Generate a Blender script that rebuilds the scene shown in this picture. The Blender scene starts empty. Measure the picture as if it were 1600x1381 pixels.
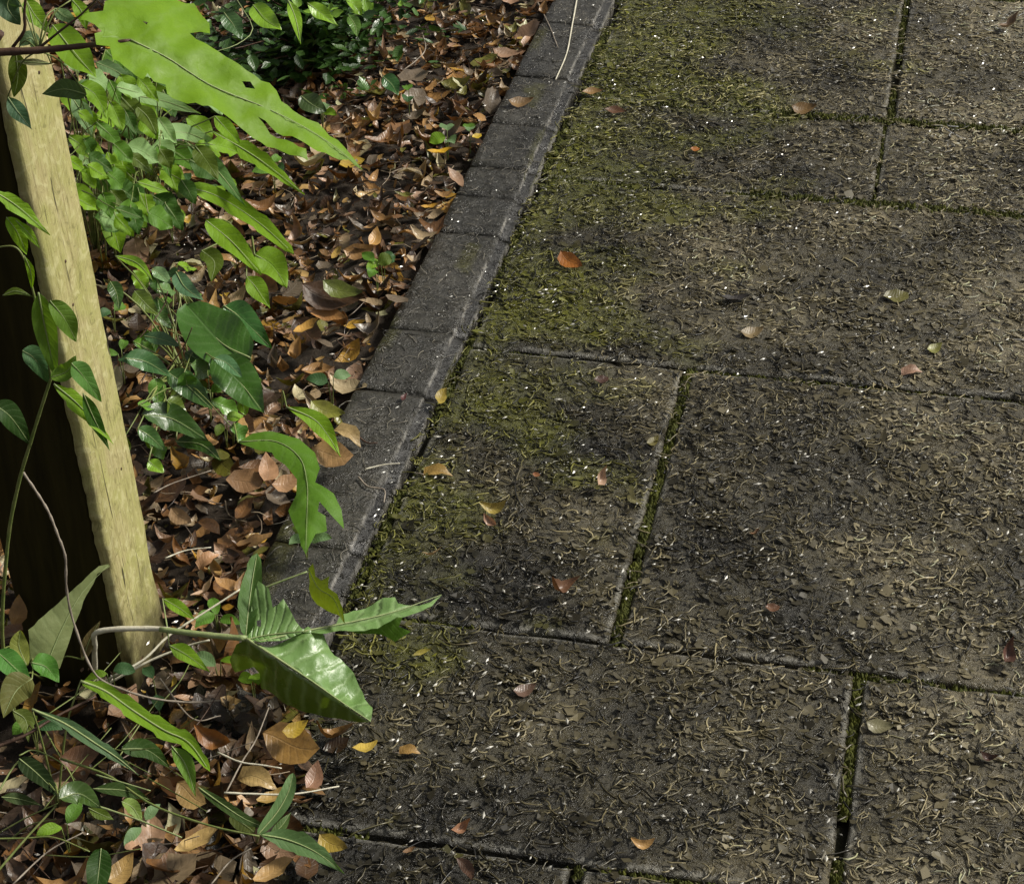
import bpy, bmesh, math, random
import numpy as np
from mathutils import Vector, Matrix, noise
from mathutils.geometry import delaunay_2d_cdt

random.seed(11)
rng = np.random.default_rng(11)
S = bpy.context.scene
COL = S.collection
R = math.radians

# ------------------------------------------------------------------ camera
F, PIT, YAW, ROLL, CH = 3300.0, R(33.163), R(12.336), R(-0.8), 1.57
cam_d = bpy.data.cameras.new('camera')
cam = bpy.data.objects.new('camera', cam_d)
COL.objects.link(cam)
cam_d.sensor_fit = 'HORIZONTAL'
cam_d.sensor_width = 36.0
cam_d.lens = 36.0 * F / 1600.0
cam_d.clip_start = 0.05
cam_d.clip_end = 500
cam.matrix_world = (Matrix.Translation((0, 0, CH)) @ Matrix.Rotation(YAW, 4, 'Z')
                    @ Matrix.Rotation(math.pi / 2 - PIT, 4, 'X') @ Matrix.Rotation(ROLL, 4, 'Z'))
S.camera = cam
CAMP = Vector((0, 0, CH))

# ------------------------------------------------------------------ world, sun, exposure
SUN_EL, SUN_AZ = R(44), R(66)          # azimuth from +Y towards +X: light comes over the path
world = bpy.data.worlds.new('World')
S.world = world
world.use_nodes = True
wn = world.node_tree
wn.nodes.clear()
w_out = wn.nodes.new('ShaderNodeOutputWorld')
w_bg = wn.nodes.new('ShaderNodeBackground')
w_hs = wn.nodes.new('ShaderNodeHueSaturation')
w_sky = wn.nodes.new('ShaderNodeTexSky')
w_sky.sky_type = 'NISHITA'
w_sky.sun_disc = False
w_sky.sun_elevation = SUN_EL
w_sky.sun_rotation = SUN_AZ
w_sky.dust_density = 4.0
w_hs.inputs['Saturation'].default_value = 0.12
w_bg.inputs['Strength'].default_value = 0.062
wn.links.new(w_sky.outputs[0], w_hs.inputs['Color'])
wn.links.new(w_hs.outputs[0], w_bg.inputs['Color'])
wn.links.new(w_bg.outputs[0], w_out.inputs['Surface'])
sun_d = bpy.data.lights.new('sun', 'SUN')
sun_d.energy = 3.1
sun_d.angle = R(10)
sun_d.color = (1.0, 0.95, 0.84)
sun = bpy.data.objects.new('sun', sun_d)
COL.objects.link(sun)
sdir = Vector((math.sin(SUN_AZ) * math.cos(SUN_EL), math.cos(SUN_AZ) * math.cos(SUN_EL), math.sin(SUN_EL)))
sun.rotation_euler = (-sdir).to_track_quat('-Z', 'Y').to_euler()
S.view_settings.view_transform = 'Standard'
S.view_settings.look = 'None'
S.view_settings.exposure = 0.5
S.view_settings.gamma = 1.0

# ------------------------------------------------------------------ pixel <-> place (the photograph is 1600 x 1381)
CM = cam.matrix_world.to_3x3()
CMI = CM.inverted()

def ray(px, py):
    return CM @ Vector(((px - 800) / F, (690.5 - py) / F, -1.0))

def W(px, py, z=0.0):
    d = ray(px, py)
    return CAMP + d * ((z - CH) / d.z)

def WY(px, py, y):
    d = ray(px, py)
    return CAMP + d * (y / d.y)

def proj(p):
    q = CMI @ (Vector(p) - CAMP)
    return 800 + F * q.x / -q.z, 690.5 - F * q.y / -q.z, -q.z

# ------------------------------------------------------------------ bookkeeping helpers
def tag(o, label=None, cat=None, group=None, kind=None):
    if label: o['label'] = label
    if cat: o['category'] = cat
    if group: o['group'] = group
    if kind: o['kind'] = kind
    return o

def empty(name, loc=(0, 0, 0)):
    o = bpy.data.objects.new(name, None)
    o.empty_display_size = 0.03
    o.location = loc
    COL.objects.link(o)
    return o

def link(name, me, mat=None, parent=None, smooth=True):
    if mat is not None and not me.materials:
        me.materials.append(mat)
    if smooth and len(me.polygons):
        me.polygons.foreach_set('use_smooth', [True] * len(me.polygons))
    o = bpy.data.objects.new(name, me)
    COL.objects.link(o)
    if parent is not None:
        o.parent = parent
        o.matrix_parent_inverse = Matrix.Translation(-Vector(parent.location)) if parent.type == 'EMPTY' else Matrix()
    return o

def mesh(name, V, Fc, uv=None, col=None):
    me = bpy.data.meshes.new(name)
    me.from_pydata([tuple(v) for v in V], [], [tuple(f) for f in Fc])
    if uv is not None:
        idx = np.empty(len(me.loops), dtype=np.int32)
        me.loops.foreach_get('vertex_index', idx)
        me.uv_layers.new(name='UVMap').data.foreach_set('uv', np.asarray(uv, dtype=np.float32)[idx].ravel())
    if col is not None:
        a = me.color_attributes.new('Col', 'FLOAT_COLOR', 'POINT')
        a.data.foreach_set('color', np.asarray(col, dtype=np.float32).ravel())
    me.update()
    return me

# ------------------------------------------------------------------ materials
class NT:
    def __init__(s, name):
        s.m = bpy.data.materials.new(name)
        s.m.use_nodes = True
        s.t = s.m.node_tree
        s.t.nodes.clear()
        s.out = s.n('ShaderNodeOutputMaterial')
    def n(s, k, **kw):
        x = s.t.nodes.new(k)
        for a, b in kw.items():
            setattr(x, a, b)
        return x
    def l(s, a, b):
        s.t.links.new(a, b)
    def noise(s, vec, scale, detail=6, rough=0.6, dist=0.0):
        x = s.n('ShaderNodeTexNoise')
        x.inputs['Scale'].default_value = scale
        x.inputs['Detail'].default_value = detail
        x.inputs['Roughness'].default_value = rough
        x.inputs['Distortion'].default_value = dist
        s.l(vec, x.inputs['Vector'])
        return x.outputs['Fac']
    def ramp(s, fac, stops):
        x = s.n('ShaderNodeValToRGB')
        e = x.color_ramp.elements
        while len(e) < len(stops):
            e.new(0.5)
        for q, (p, c) in zip(e, stops):
            q.position = p
            q.color = (c, c, c, 1) if isinstance(c, (int, float)) else (*c, 1)
        s.l(fac, x.inputs['Fac'])
        return x.outputs['Color']
    def math(s, op, a, b=None, clamp=False):
        x = s.n('ShaderNodeMath', operation=op)
        x.use_clamp = clamp
        for i, v in enumerate((a, b)):
            if v is None: continue
            if isinstance(v, (int, float)): x.inputs[i].default_value = v
            else: s.l(v, x.inputs[i])
        return x.outputs[0]
    def mix(s, fac, a, b, mode='MIX'):
        x = s.n('ShaderNodeMix', data_type='RGBA', blend_type=mode)
        for sock, v in ((x.inputs['Factor'], fac), (x.inputs['A'], a), (x.inputs['B'], b)):
            if isinstance(v, (int, float)): sock.default_value = v
            elif isinstance(v, tuple): sock.default_value = (*v, 1)
            else: s.l(v, sock)
        return x.outputs['Result']
    def bump(s, h, strength, dist, normal=None):
        x = s.n('ShaderNodeBump')
        x.inputs['Strength'].default_value = strength
        x.inputs['Distance'].default_value = dist
        s.l(h, x.inputs['Height'])
        if normal is not None: s.l(normal, x.inputs['Normal'])
        return x.outputs['Normal']
    def bsdf(s, color, rough, normal=None, spec=0.5):
        x = s.n('ShaderNodeBsdfPrincipled')
        for sock, v in ((x.inputs['Base Color'], color), (x.inputs['Roughness'], rough)):
            if isinstance(v, (int, float)): sock.default_value = v
            elif isinstance(v, tuple): sock.default_value = (*v, 1)
            else: s.l(v, sock)
        x.inputs['Specular IOR Level'].default_value = spec
        if normal is not None: s.l(normal, x.inputs['Normal'])
        return x.outputs[0]
    def done(s, sh):
        s.l(sh, s.out.inputs['Surface'])
        return s.m

def mat_concrete(name, rel=1.0, worm=1.0):
    """wet concrete; the broad colour (bare, dirty, mossy, worn arris, painted shade and edge highlight) comes from the colour attribute"""
    t = NT(name)
    pos = t.n('ShaderNodeNewGeometry').outputs['Position']
    at = t.n('ShaderNodeAttribute'); at.attribute_name = 'Col'
    mid = t.noise(pos, 24, 8, 0.7, 0.8)
    fine = t.noise(pos, 150, 6, 0.7, 0.4)
    v1 = t.ramp(mid, [(0.28, 0.48), (0.5, 1.0), (0.72, 1.5)])
    v2 = t.ramp(fine, [(0.30, 0.45), (0.5, 1.0), (0.68, 1.55)])
    c = t.mix(1.0, t.mix(1.0, at.outputs['Color'], v1, 'MULTIPLY'), v2, 'MULTIPLY')
    # fibres and worm-like rotted strands stuck to the surface
    wn_ = t.noise(pos, 46, 2, 0.5, 1.6)
    band = t.math('SUBTRACT', 1.0, t.math('MULTIPLY', t.math('ABSOLUTE', t.math('SUBTRACT', wn_, 0.5)), 26.0), True)
    gate = t.ramp(t.noise(pos, 60, 3, 0.6), [(0.47, 0.0), (0.54, 1.0)])
    strand = t.math('MULTIPLY', band, gate)
    c = t.mix(t.math('MULTIPLY', strand, 0.45 * worm), c, t.mix(1.0, c, (2.6, 2.5, 2.3), 'MULTIPLY'))
    pit = t.ramp(t.noise(pos, 110, 3, 0.6, 0.5), [(0.60, 0.0), (0.67, 0.7)])
    c = t.mix(t.math('MULTIPLY', pit, worm), c, (0.010, 0.008, 0.005))
    h = t.math('SUBTRACT', t.math('ADD', t.math('MULTIPLY', strand, 0.8), mid), t.math('MULTIPLY', pit, 0.6))
    n2 = t.bump(h, 1.0 * rel, 0.010)
    n3 = t.bump(fine, 0.7 * rel, 0.004, n2)
    rough = t.ramp(t.noise(pos, 45, 4, 0.6), [(0.35, 0.20), (0.65, 0.52)])
    return t.done(t.bsdf(c, rough, n3, 0.55))

def mat_soil(name, a=(0.012, 0.009, 0.006), b=(0.05, 0.036, 0.024)):
    t = NT(name)
    pos = t.n('ShaderNodeNewGeometry').outputs['Position']
    f = t.noise(pos, 30, 8, 0.7)
    c = t.ramp(f, [(0.35, a), (0.7, b)])
    return t.done(t.bsdf(c, 0.85, t.bump(f, 0.9, 0.01), 0.3))

def mat_leaf(name, source, trans=0.35, rough=0.42, veins=0.5, mottle=0.35, dead=False, spec=0.5):
    """source: 'object' (object colour) or 'attr' (colour attribute Col)"""
    t = NT(name)
    if source == 'object':
        c = t.n('ShaderNodeObjectInfo').outputs['Color']
    else:
        a = t.n('ShaderNodeAttribute'); a.attribute_name = 'Col'; c = a.outputs['Color']
    pos = t.n('ShaderNodeNewGeometry').outputs['Position']
    uv = t.n('ShaderNodeUVMap').outputs['UV']
    sp = t.n('ShaderNodeSeparateXYZ'); t.l(uv, sp.inputs[0])
    av = t.math('ABSOLUTE', t.math('SUBTRACT', t.math('MULTIPLY', sp.outputs[1], 2.0), 1.0))
    # side veins slant forward from the midrib
    wob = t.math('MULTIPLY', t.noise(pos, 60, 3, 0.5), 0.07)
    ph = t.math('MULTIPLY', t.math('ADD', wob, t.math('SUBTRACT', sp.outputs[0], t.math('MULTIPLY', av, 0.16))), 27.0)
    ph_old = t.math('MULTIPLY', t.math('SUBTRACT', sp.outputs[0], t.math('MULTIPLY', av, 0.16)), 27.0)
    vein = t.math('POWER', t.math('ABSOLUTE', t.math('SINE', ph)), 9.0)
    midr = t.ramp(av, [(0.0, 1.0), (0.07, 0.0)])
    vv = t.math('MAXIMUM', t.math('MULTIPLY', vein, 0.4), midr)
    big = t.noise(pos, 45, 5, 0.65)
    fine = t.noise(pos, 260, 4, 0.7)
    dark = t.mix(1.0, c, (0.45, 0.42, 0.36) if dead else (0.62, 0.72, 0.5), 'MULTIPLY')
    c1 = t.mix(t.math('MULTIPLY', t.ramp(big, [(0.35, 0.0), (0.68, 1.0)]), mottle), c, dark)
    spot = t.ramp(fine, [(0.66, 0.0), (0.74, 0.55 if dead else 0.25)])
    c1 = t.mix(spot, c1, (0.03, 0.018, 0.008))
    light = t.mix(0.45 if veins < 0.8 else 0.75, c1, (0.34, 0.27, 0.16) if dead else (0.34, 0.46, 0.22))
    c1 = t.mix(t.math('MULTIPLY', vv, veins), c1, light)
    nrm = t.bump(vv, 0.35 if veins < 0.8 else 0.8, 0.0012 if veins < 0.8 else 0.003)
    nrm = t.bump(big, 0.35, 0.004, nrm)
    r = t.ramp(big, [(0.3, rough - 0.1), (0.7, rough + 0.18)])
    b = t.bsdf(c1, r, nrm, spec)
    if trans > 0:
        tr = t.n('ShaderNodeBsdfTranslucent')
        t.l(t.mix(1.0, c1, (1.0, 0.8, 0.45) if dead else (1.15, 1.15, 0.35), 'MULTIPLY'), tr.inputs['Color'])
        t.l(nrm, tr.inputs['Normal'])
        mx = t.n('ShaderNodeMixShader'); mx.inputs['Fac'].default_value = trans
        t.l(b, mx.inputs[1]); t.l(tr.outputs[0], mx.inputs[2])
        b = mx.outputs[0]
    return t.done(b)

def mat_plain(name, a, b, scale=60, rough=0.6, bumpd=0.003, stretch=None, spec=0.4):
    t = NT(name)
    pos = t.n('ShaderNodeNewGeometry').outputs['Position']
    if stretch:
        mp = t.n('ShaderNodeMapping'); mp.inputs['Scale'].default_value = stretch
        t.l(pos, mp.inputs['Vector']); pos = mp.outputs[0]
    f = t.noise(pos, scale, 7, 0.65)
    return t.done(t.bsdf(t.ramp(f, [(0.3, a), (0.7, b)]), rough, t.bump(f, 0.5, bumpd), spec))

def mat_attr(name, rough=0.6, spec=0.4):
    t = NT(name)
    a = t.n('ShaderNodeAttribute'); a.attribute_name = 'Col'
    return t.done(t.bsdf(a.outputs['Color'], rough, None, spec))

def mat_pale_wood(name):
    t = NT(name)
    pos = t.n('ShaderNodeNewGeometry').outputs['Position']
    mp = t.n('ShaderNodeMapping'); mp.inputs['Scale'].default_value = (1, 1, 0.13)
    t.l(pos, mp.inputs['Vector'])
    g = t.noise(mp.outputs[0], 75, 7, 0.7, 2.2)
    blot = t.noise(pos, 11, 6, 0.65, 1.0)
    fl = t.noise(pos, 42, 5, 0.6, 1.8)
    fine = t.noise(pos, 210, 4, 0.6)
    c = t.ramp(g, [(0.25, (0.22, 0.185, 0.075)), (0.5, (0.37, 0.325, 0.15)), (0.75, (0.50, 0.45, 0.24))])
    c = t.mix(t.ramp(blot, [(0.40, 0.0), (0.62, 0.75)]), c, (0.33, 0.33, 0.105))
    c = t.mix(t.ramp(fl, [(0.54, 0.0), (0.62, 0.5)]), c, (0.52, 0.49, 0.26))
    c = t.mix(t.ramp(fl, [(0.34, 0.6), (0.42, 0.0)]), c, (0.15, 0.14, 0.05))
    mp2 = t.n('ShaderNodeMapping'); mp2.inputs['Scale'].default_value = (1, 1, 0.035)
    t.l(pos, mp2.inputs['Vector'])
    grain = t.noise(mp2.outputs[0], 260, 5, 0.7, 0.6)
    c = t.mix(t.ramp(grain, [(0.36, 0.4), (0.48, 0.0)]), c, (0.16, 0.13, 0.06))
    crack = t.ramp(t.noise(mp2.outputs[0], 95, 3, 0.5, 1.0), [(0.655, 0.0), (0.68, 0.9)])
    c = t.mix(crack, c, (0.03, 0.024, 0.010))
    c = t.mix(t.ramp(fine, [(0.66, 0.0), (0.73, 0.7)]), c, (0.06, 0.05, 0.015))
    sep = t.n('ShaderNodeSeparateXYZ'); t.l(pos, sep.inputs[0])
    foot = t.n('ShaderNodeMapRange'); foot.inputs['From Min'].default_value = 0.16; foot.inputs['From Max'].default_value = 0.0
    t.l(sep.outputs[2], foot.inputs['Value'])
    fm = t.ramp(t.math('ADD', t.math('MULTIPLY', foot.outputs[0], 0.45), t.math('MULTIPLY', t.noise(pos, 30, 5, 0.7), 0.6)), [(0.45, 0.0), (0.75, 0.85)])
    c = t.mix(fm, c, (0.055, 0.045, 0.018))
    n = t.bump(g, 0.5, 0.003)
    n = t.bump(fl, 0.25, 0.003, n)
    n = t.bump(grain, 0.5, 0.002, n)
    return t.done(t.bsdf(c, 0.7, n, 0.3))

def mat_moss(name):
    t = NT(name)
    pos = t.n('ShaderNodeNewGeometry').outputs['Position']
    f = t.noise(pos, 70, 5, 0.65)
    c = t.ramp(f, [(0.3, (0.030, 0.035, 0.006)), (0.55, (0.062, 0.068, 0.008)), (0.75, (0.12, 0.125, 0.014))])
    return t.done(t.bsdf(c, 0.8, t.bump(f, 0.6, 0.004), 0.3))

M = dict(
    slab=mat_concrete('damp_concrete'),
    kerb=mat_concrete('kerb_concrete', 0.55, 0.5),
    soil=mat_soil('dark_soil'),
    joint=mat_soil('joint_earth', (0.012, 0.011, 0.005), (0.035, 0.034, 0.012)),
    litter=mat_leaf('dead_leaf_each', 'object', 0.15, 0.40, 0.2, 0.9, True),
    litter_s=mat_leaf('dead_leaf_mass', 'attr', 0.12, 0.34, 0.2, 0.9, True),
    green=mat_leaf('green_leaf', 'object', 0.40, 0.52, 0.3, 0.3, False, 0.28),
    gloss=mat_leaf('glossy_leaf', 'object', 0.18, 0.30, 0.30, 0.3, False, 0.6),
    blade=mat_leaf('ribbed_blade', 'object', 0.22, 0.33, 0.9, 0.5, False, 0.55),
    lime=mat_leaf('lime_leaf', 'object', 0.45, 0.5, 0.55, 0.45, False, 0.28),
    green_s=mat_leaf('green_leaf_mass', 'attr', 0.2, 0.32, 0.25, 0.3, False, 0.6),
    rib=mat_plain('leaf_rib', (0.20, 0.27, 0.10), (0.32, 0.36, 0.16), 80, 0.45),
    stem=mat_plain('green_stem', (0.10, 0.15, 0.03), (0.22, 0.24, 0.08), 60, 0.45),
    pale=mat_plain('pale_stem', (0.46, 0.42, 0.32), (0.66, 0.63, 0.50), 90, 0.4),
    twig=mat_plain('brown_twig', (0.035, 0.018, 0.010), (0.10, 0.055, 0.035), 90, 0.55),
    dry=mat_plain('dry_vine', (0.15, 0.12, 0.09), (0.34, 0.29, 0.23), 70, 0.6),
    dark=mat_plain('dark_timber', (0.013, 0.0105, 0.0015), (0.036, 0.029, 0.006), 60, 0.8, 0.002, (1, 1, 0.1), 0.15),  # far darker tone than the face board
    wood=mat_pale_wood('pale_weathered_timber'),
    metal=mat_plain('rusty_nail', (0.03, 0.015, 0.008), (0.08, 0.04, 0.02), 200, 0.6),
    moss=mat_moss('moss_green'),
    crumb=mat_attr('leaf_crumb', 0.36, 0.5),
    flake=mat_attr('leaf_flake', 0.55, 0.3),
    glint=mat_attr('glint_speck', 0.25, 0.6),
)

# ------------------------------------------------------------------ geometry helpers
def spline(P, n):
    """Catmull-Rom through P, n samples"""
    P = [Vector(p) for p in P]
    if len(P) == 2:
        return [P[0].lerp(P[1], i / (n - 1)) for i in range(n)]
    Q = [P[0] * 2 - P[1]] + P + [P[-1] * 2 - P[-2]]
    seg = len(P) - 1
    out = []
    for i in range(n):
        u = i / (n - 1) * seg
        k = min(int(u), seg - 1); t = u - k
        a, b, c, d = Q[k:k + 4]
        out.append(0.5 * ((2 * b) + (c - a) * t + (2 * a - 5 * b + 4 * c - d) * t * t + (3 * b - a - 3 * c + d) * t ** 3))
    return out

def tube_data(pts, r0, r1, sides=6, wob=0.0):
    V, Fc = [], []
    n = len(pts)
    side = None
    for i, p in enumerate(pts):
        t = (pts[min(i + 1, n - 1)] - pts[max(i - 1, 0)])
        t = t.normalized() if t.length > 1e-9 else Vector((0, 0, 1))
        if side is None:
            side = t.orthogonal().normalized()
        side = (side - t * side.dot(t)).normalized()
        b = t.cross(side)
        r = r0 + (r1 - r0) * i / (n - 1)
        r *= 1 + wob * math.sin(i * 2.1 + r0 * 9e3)
        for k in range(sides):
            a = 2 * math.pi * k / sides
            V.append(p + side * (math.cos(a) * r) + b * (math.sin(a) * r))
    for i in range(n - 1):
        for k in range(sides):
            k2 = (k + 1) % sides
            Fc.append((i * sides + k, i * sides + k2, (i + 1) * sides + k2, (i + 1) * sides + k))
    Fc.append(tuple(range(sides))[::-1])
    Fc.append(tuple((n - 1) * sides + k for k in range(sides)))
    return V, Fc

def tube(name, P, r0, r1, mat, parent=None, n=None, sides=7, wob=0.08):
    pts = spline(P, n or max(6, 5 * len(P)))
    V, Fc = tube_data(pts, r0, r1, sides, wob)
    return link(name, mesh(name, V, Fc), mat, parent)

def rib_along(pts, r, parent_leaf, mat=None):
    V, Fc = tube_data(pts, r, r * 0.25, 5)
    o = link('midrib', mesh('midrib', V, Fc), mat or M['rib'])
    o.parent = parent_leaf
    return o

PROFILES = {
    'oval': lambda u: math.sin(math.pi * min(1, u * 0.97 + 0.03)) ** 0.75,
    'ovate': lambda u: (math.sin(math.pi * u ** 0.72)) ** 0.85,
    'lance': lambda u: (math.sin(math.pi * u ** 0.85)) ** 1.15,
    'strap': lambda u: min(1.0, (math.sin(math.pi * u)) ** 0.45),
    'round': lambda u: max(0.0, 1 - (2 * u - 1) ** 2) ** 0.5,
}

def blade_data(P, hw, prof='ovate', up=None, roll=0.0, fold=0.25, wave=0.12, teeth=0, tdepth=0.25, n=20, m=8, seed=0, asym=0.0):
    """a leaf blade along the midrib P; hw = greatest half width in metres"""
    pts = spline(P, n + 1)
    rs = random.Random(seed)
    ph = rs.uniform(0, 6.28)
    up = Vector(up) if up is not None else Vector((0, 0, 1))
    V, Fc, UV = [], [], []
    for i, p in enumerate(pts):
        u = i / n
        t = (pts[min(i + 1, n)] - pts[max(i - 1, 0)]).normalized()
        s = up.cross(t)
        s = s.normalized() if s.length > 1e-6 else t.orthogonal().normalized()
        s = Matrix.Rotation(roll, 3, t) @ s
        nr = t.cross(s)
        w0 = max(PROFILES[prof](u), 0.012) * hw
        for j in range(m + 1):
            v = 2 * j / m - 1
            av = abs(v)
            w = w0 * (1 + asym * (1 if v > 0 else -1))
            if teeth:
                ff = (u * teeth + (0.37 if v > 0 else 0.0)) % 1.0
                w *= 1 - tdepth * ff * (0.3 + 0.7 * av)
            h = w * av * math.sin(fold) + hw * wave * av * av * math.sin(u * 11 + ph + (1.7 if v > 0 else 0)) \
                + hw * wave * 0.5 * math.sin(u * 5 + ph * 2)
            V.append(p + s * (w * v * math.cos(fold)) + nr * h)
            UV.append((u, (v + 1) / 2))
    for i in range(n):
        for j in range(m):
            a = i * (m + 1) + j
            Fc.append((a, a + 1, a + m + 2, a + m + 1))
    return V, Fc, UV, pts

def facing(p, k=0.6):
    return ((CAMP - Vector(p)).normalized() * k + Vector((0, 0, 1)) * (1 - k)).normalized()

LSEED = [0]
def leaf(parent, P, hwpx, color, prof='ovate', mat='green', name='leaf', face=0.6, label=None, rib=True, **kw):
    """hero leaf: P world points along the midrib, hwpx half width in photo pixels"""
    LSEED[0] += 1
    mid = Vector(P[len(P) // 2])
    hw = hwpx * proj(mid)[2] / F
    V, Fc, UV, pts = blade_data(P, hw, prof, facing(mid, face), seed=LSEED[0], **kw)
    o = link(name, mesh(name, V, Fc, UV), M[mat], parent)
    o.color = (*color, 1)
    if label: o['label'] = label
    if rib:
        L = (pts[0] - pts[-1]).length
        up = facing(mid, face) * 0.0006
        r = rib_along([q + up for q in pts[:-1]], max(0.0005, min(0.0016, L * 0.011)), o)
        r.matrix_parent_inverse = Matrix()
        if parent is not None and parent.type == 'EMPTY':
            # child vertices are in world space; cancel the leaf's own offset (it sits at its parent's origin shifted back)
            pass
    return o

def poly_leaf(parent, outline, plane, mid, color, mat='green', name='leaf', bulge=0.0, fold=0.0, wav=0.004, step=9, ribr=0.0012, holes=(), label=None, side=0):
    """leaf from an outline: outline/mid in photo pixels laid on the plane through three world points"""
    a, b, c = [Vector(p) for p in plane]
    nrm = (b - a).cross(c - a).normalized()
    if nrm.dot(CAMP - a) < 0: nrm.negate()
    def on(px, py):
        d = ray(px, py)
        return CAMP + d * ((a - CAMP).dot(nrm) / d.dot(nrm))
    # densify outline with slight jaggedness
    rs = random.Random(len(outline) * 7 + int(outline[0][0]))
    def dense(loop):
        out = []
        for i, p in enumerate(loop):
            q = loop[(i + 1) % len(loop)]
            L = math.hypot(q[0] - p[0], q[1] - p[1])
            k = max(1, int(L / step))
            for j in range(k):
                tt = j / k
                jit = 0 if j == 0 else rs.uniform(-0.6, 0.6)
                out.append((p[0] + (q[0] - p[0]) * tt + jit, p[1] + (q[1] - p[1]) * tt + jit))
        return out
    loops = [dense(outline)] + [dense(h) for h in holes]
    pts2, edges = [], []
    for lp in loops:
        s0 = len(pts2)
        pts2 += lp
        edges += [(s0 + i, s0 + (i + 1) % len(lp)) for i in range(len(lp))]
    xs = [p[0] for p in outline]; ys = [p[1] for p in outline]
    y = min(ys)
    def inside(x, y, lp):
        r = False
        for i in range(len(lp)):
            x1, y1 = lp[i]; x2, y2 = lp[i - 1]
            if (y1 > y) != (y2 > y) and x < (x2 - x1) * (y - y1) / (y2 - y1) + x1: r = not r
        return r
    while y < max(ys):
        x = min(xs)
        while x < max(xs):
            q = (x + rs.uniform(-2, 2), y + rs.uniform(-2, 2))
            if inside(*q, outline) and not any(inside(*q, h) for h in holes) and min((q[0]-e[0])**2+(q[1]-e[1])**2 for lp in loops for e in lp) > (step*0.5)**2:
                pts2.append(q)
            x += step
        y += step
    for q in spline([Vector((m[0], m[1], 0)) for m in mid], 24):
        if inside(q.x, q.y, outline) and not any(inside(q.x, q.y, h) for h in holes): pts2.append((q.x, q.y))
    res = delaunay_2d_cdt([Vector(p) for p in pts2], edges, [], 0, 1e-4)
    v2, fc = res[0], res[2]
    hl = [h for h in holes]
    fc = [f for f in fc if inside(sum(v2[i].x for i in f) / 3, sum(v2[i].y for i in f) / 3, loops[0])
          and not any(inside(sum(v2[i].x for i in f) / 3, sum(v2[i].y for i in f) / 3, h) for h in hl)]
    mp = [Vector((q.x, q.y)) for q in spline([Vector((m[0], m[1], 0)) for m in mid], 24)]
    wid = max(max(xs) - min(xs), max(ys) - min(ys)) * 0.28
    V, UV = [], []
    sc = proj(on(*mid[len(mid) // 2]))[2] / F
    sd = LSEED[0] = LSEED[0] + 1
    for q in v2:
        best, bu, sg = 1e9, 0, 1
        for i in range(23):
            p0, p1 = mp[i], mp[i + 1]
            d = p1 - p0
            tt = max(0, min(1, (q - p0).dot(d) / max(d.length_squared, 1e-9)))
            e = q - (p0 + d * tt)
            if e.length < best:
                best = e.length; bu = (i + tt) / 23; sg = 1 if d.x * e.y - d.y * e.x > 0 else -1
        h = best * sc * math.tan(fold) if fold else 0
        h -= bulge * sc * best * best / wid
        nz = noise.noise(Vector((q.x * 0.018, q.y * 0.018, sd * 3.7)))
        nz2 = noise.noise(Vector((q.x * 0.06, q.y * 0.06, sd * 1.3)))
        h += wav * nz * min(1, best / 12) + wav * 0.4 * nz2 * min(1, best / 8)
        V.append(on(q.x, q.y) + nrm * h)
        UV.append((bu, 0.5 + 0.5 * sg * min(1, best / wid)))
    o = link(name, mesh(name, V, fc, UV), M[mat], parent)
    o.color = (*color, 1)
    if label: o['label'] = label
    if ribr:
        rib_along([on(q.x, q.y) + nrm * 0.0008 for q in mp], ribr, o)
    return o

# alike little leaves: a library of templates (unit length along +X, lying in XY)
def template(prof, curl, twist, fold, seed, n=5, m=2, wid=0.3, teeth=0):
    rs = random.Random(seed)
    P = []
    for i in range(n + 1):
        u = i / n - 0.5
        P.append(Vector((u, 0.10 * math.sin(u * 4 + seed), curl * (u * u * 4) * 0.22)))
    V, Fc, UV, _ = blade_data(P, wid, prof, (0, 0, 1), twist, fold, 0.12, teeth, 0.3, n, m, seed)
    # a short stalk
    return np.array([tuple(v) for v in V]), Fc, np.array(UV)

def rotm(yaw, tilt, tdir):
    return (Matrix.Rotation(tilt, 3, Vector((math.cos(tdir), math.sin(tdir), 0))) @ Matrix.Rotation(yaw, 3, 'Z'))

class Mass:
    def __init__(s): s.V, s.F, s.U, s.C, s.n = [], [], [], [], 0
    def add(s, V, Fc, UV=None, col=(0.1, 0.1, 0.1)):
        s.V.append(V); s.F += [tuple(i + s.n for i in f) for f in Fc]
        s.U.append(UV if UV is not None else np.zeros((len(V), 2)))
        s.C.append(np.tile(np.array([*col, 1.0]), (len(V), 1)))
        s.n += len(V)
    def build(s, name, mat, parent=None, smooth=False):
        return link(name, mesh(name, np.concatenate(s.V).tolist(), s.F, np.concatenate(s.U), np.concatenate(s.C)), mat, parent, smooth)

# ================================================================== SETTING
# ---- ground sheet to the horizon
me = mesh('ground', [(-120, -120, -0.12), (120, -120, -0.12), (120, 120, -0.12), (-120, 120, -0.12)], [(0, 1, 2, 3)])
tag(link('ground', me, M['soil'], smooth=False), kind='structure')

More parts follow.
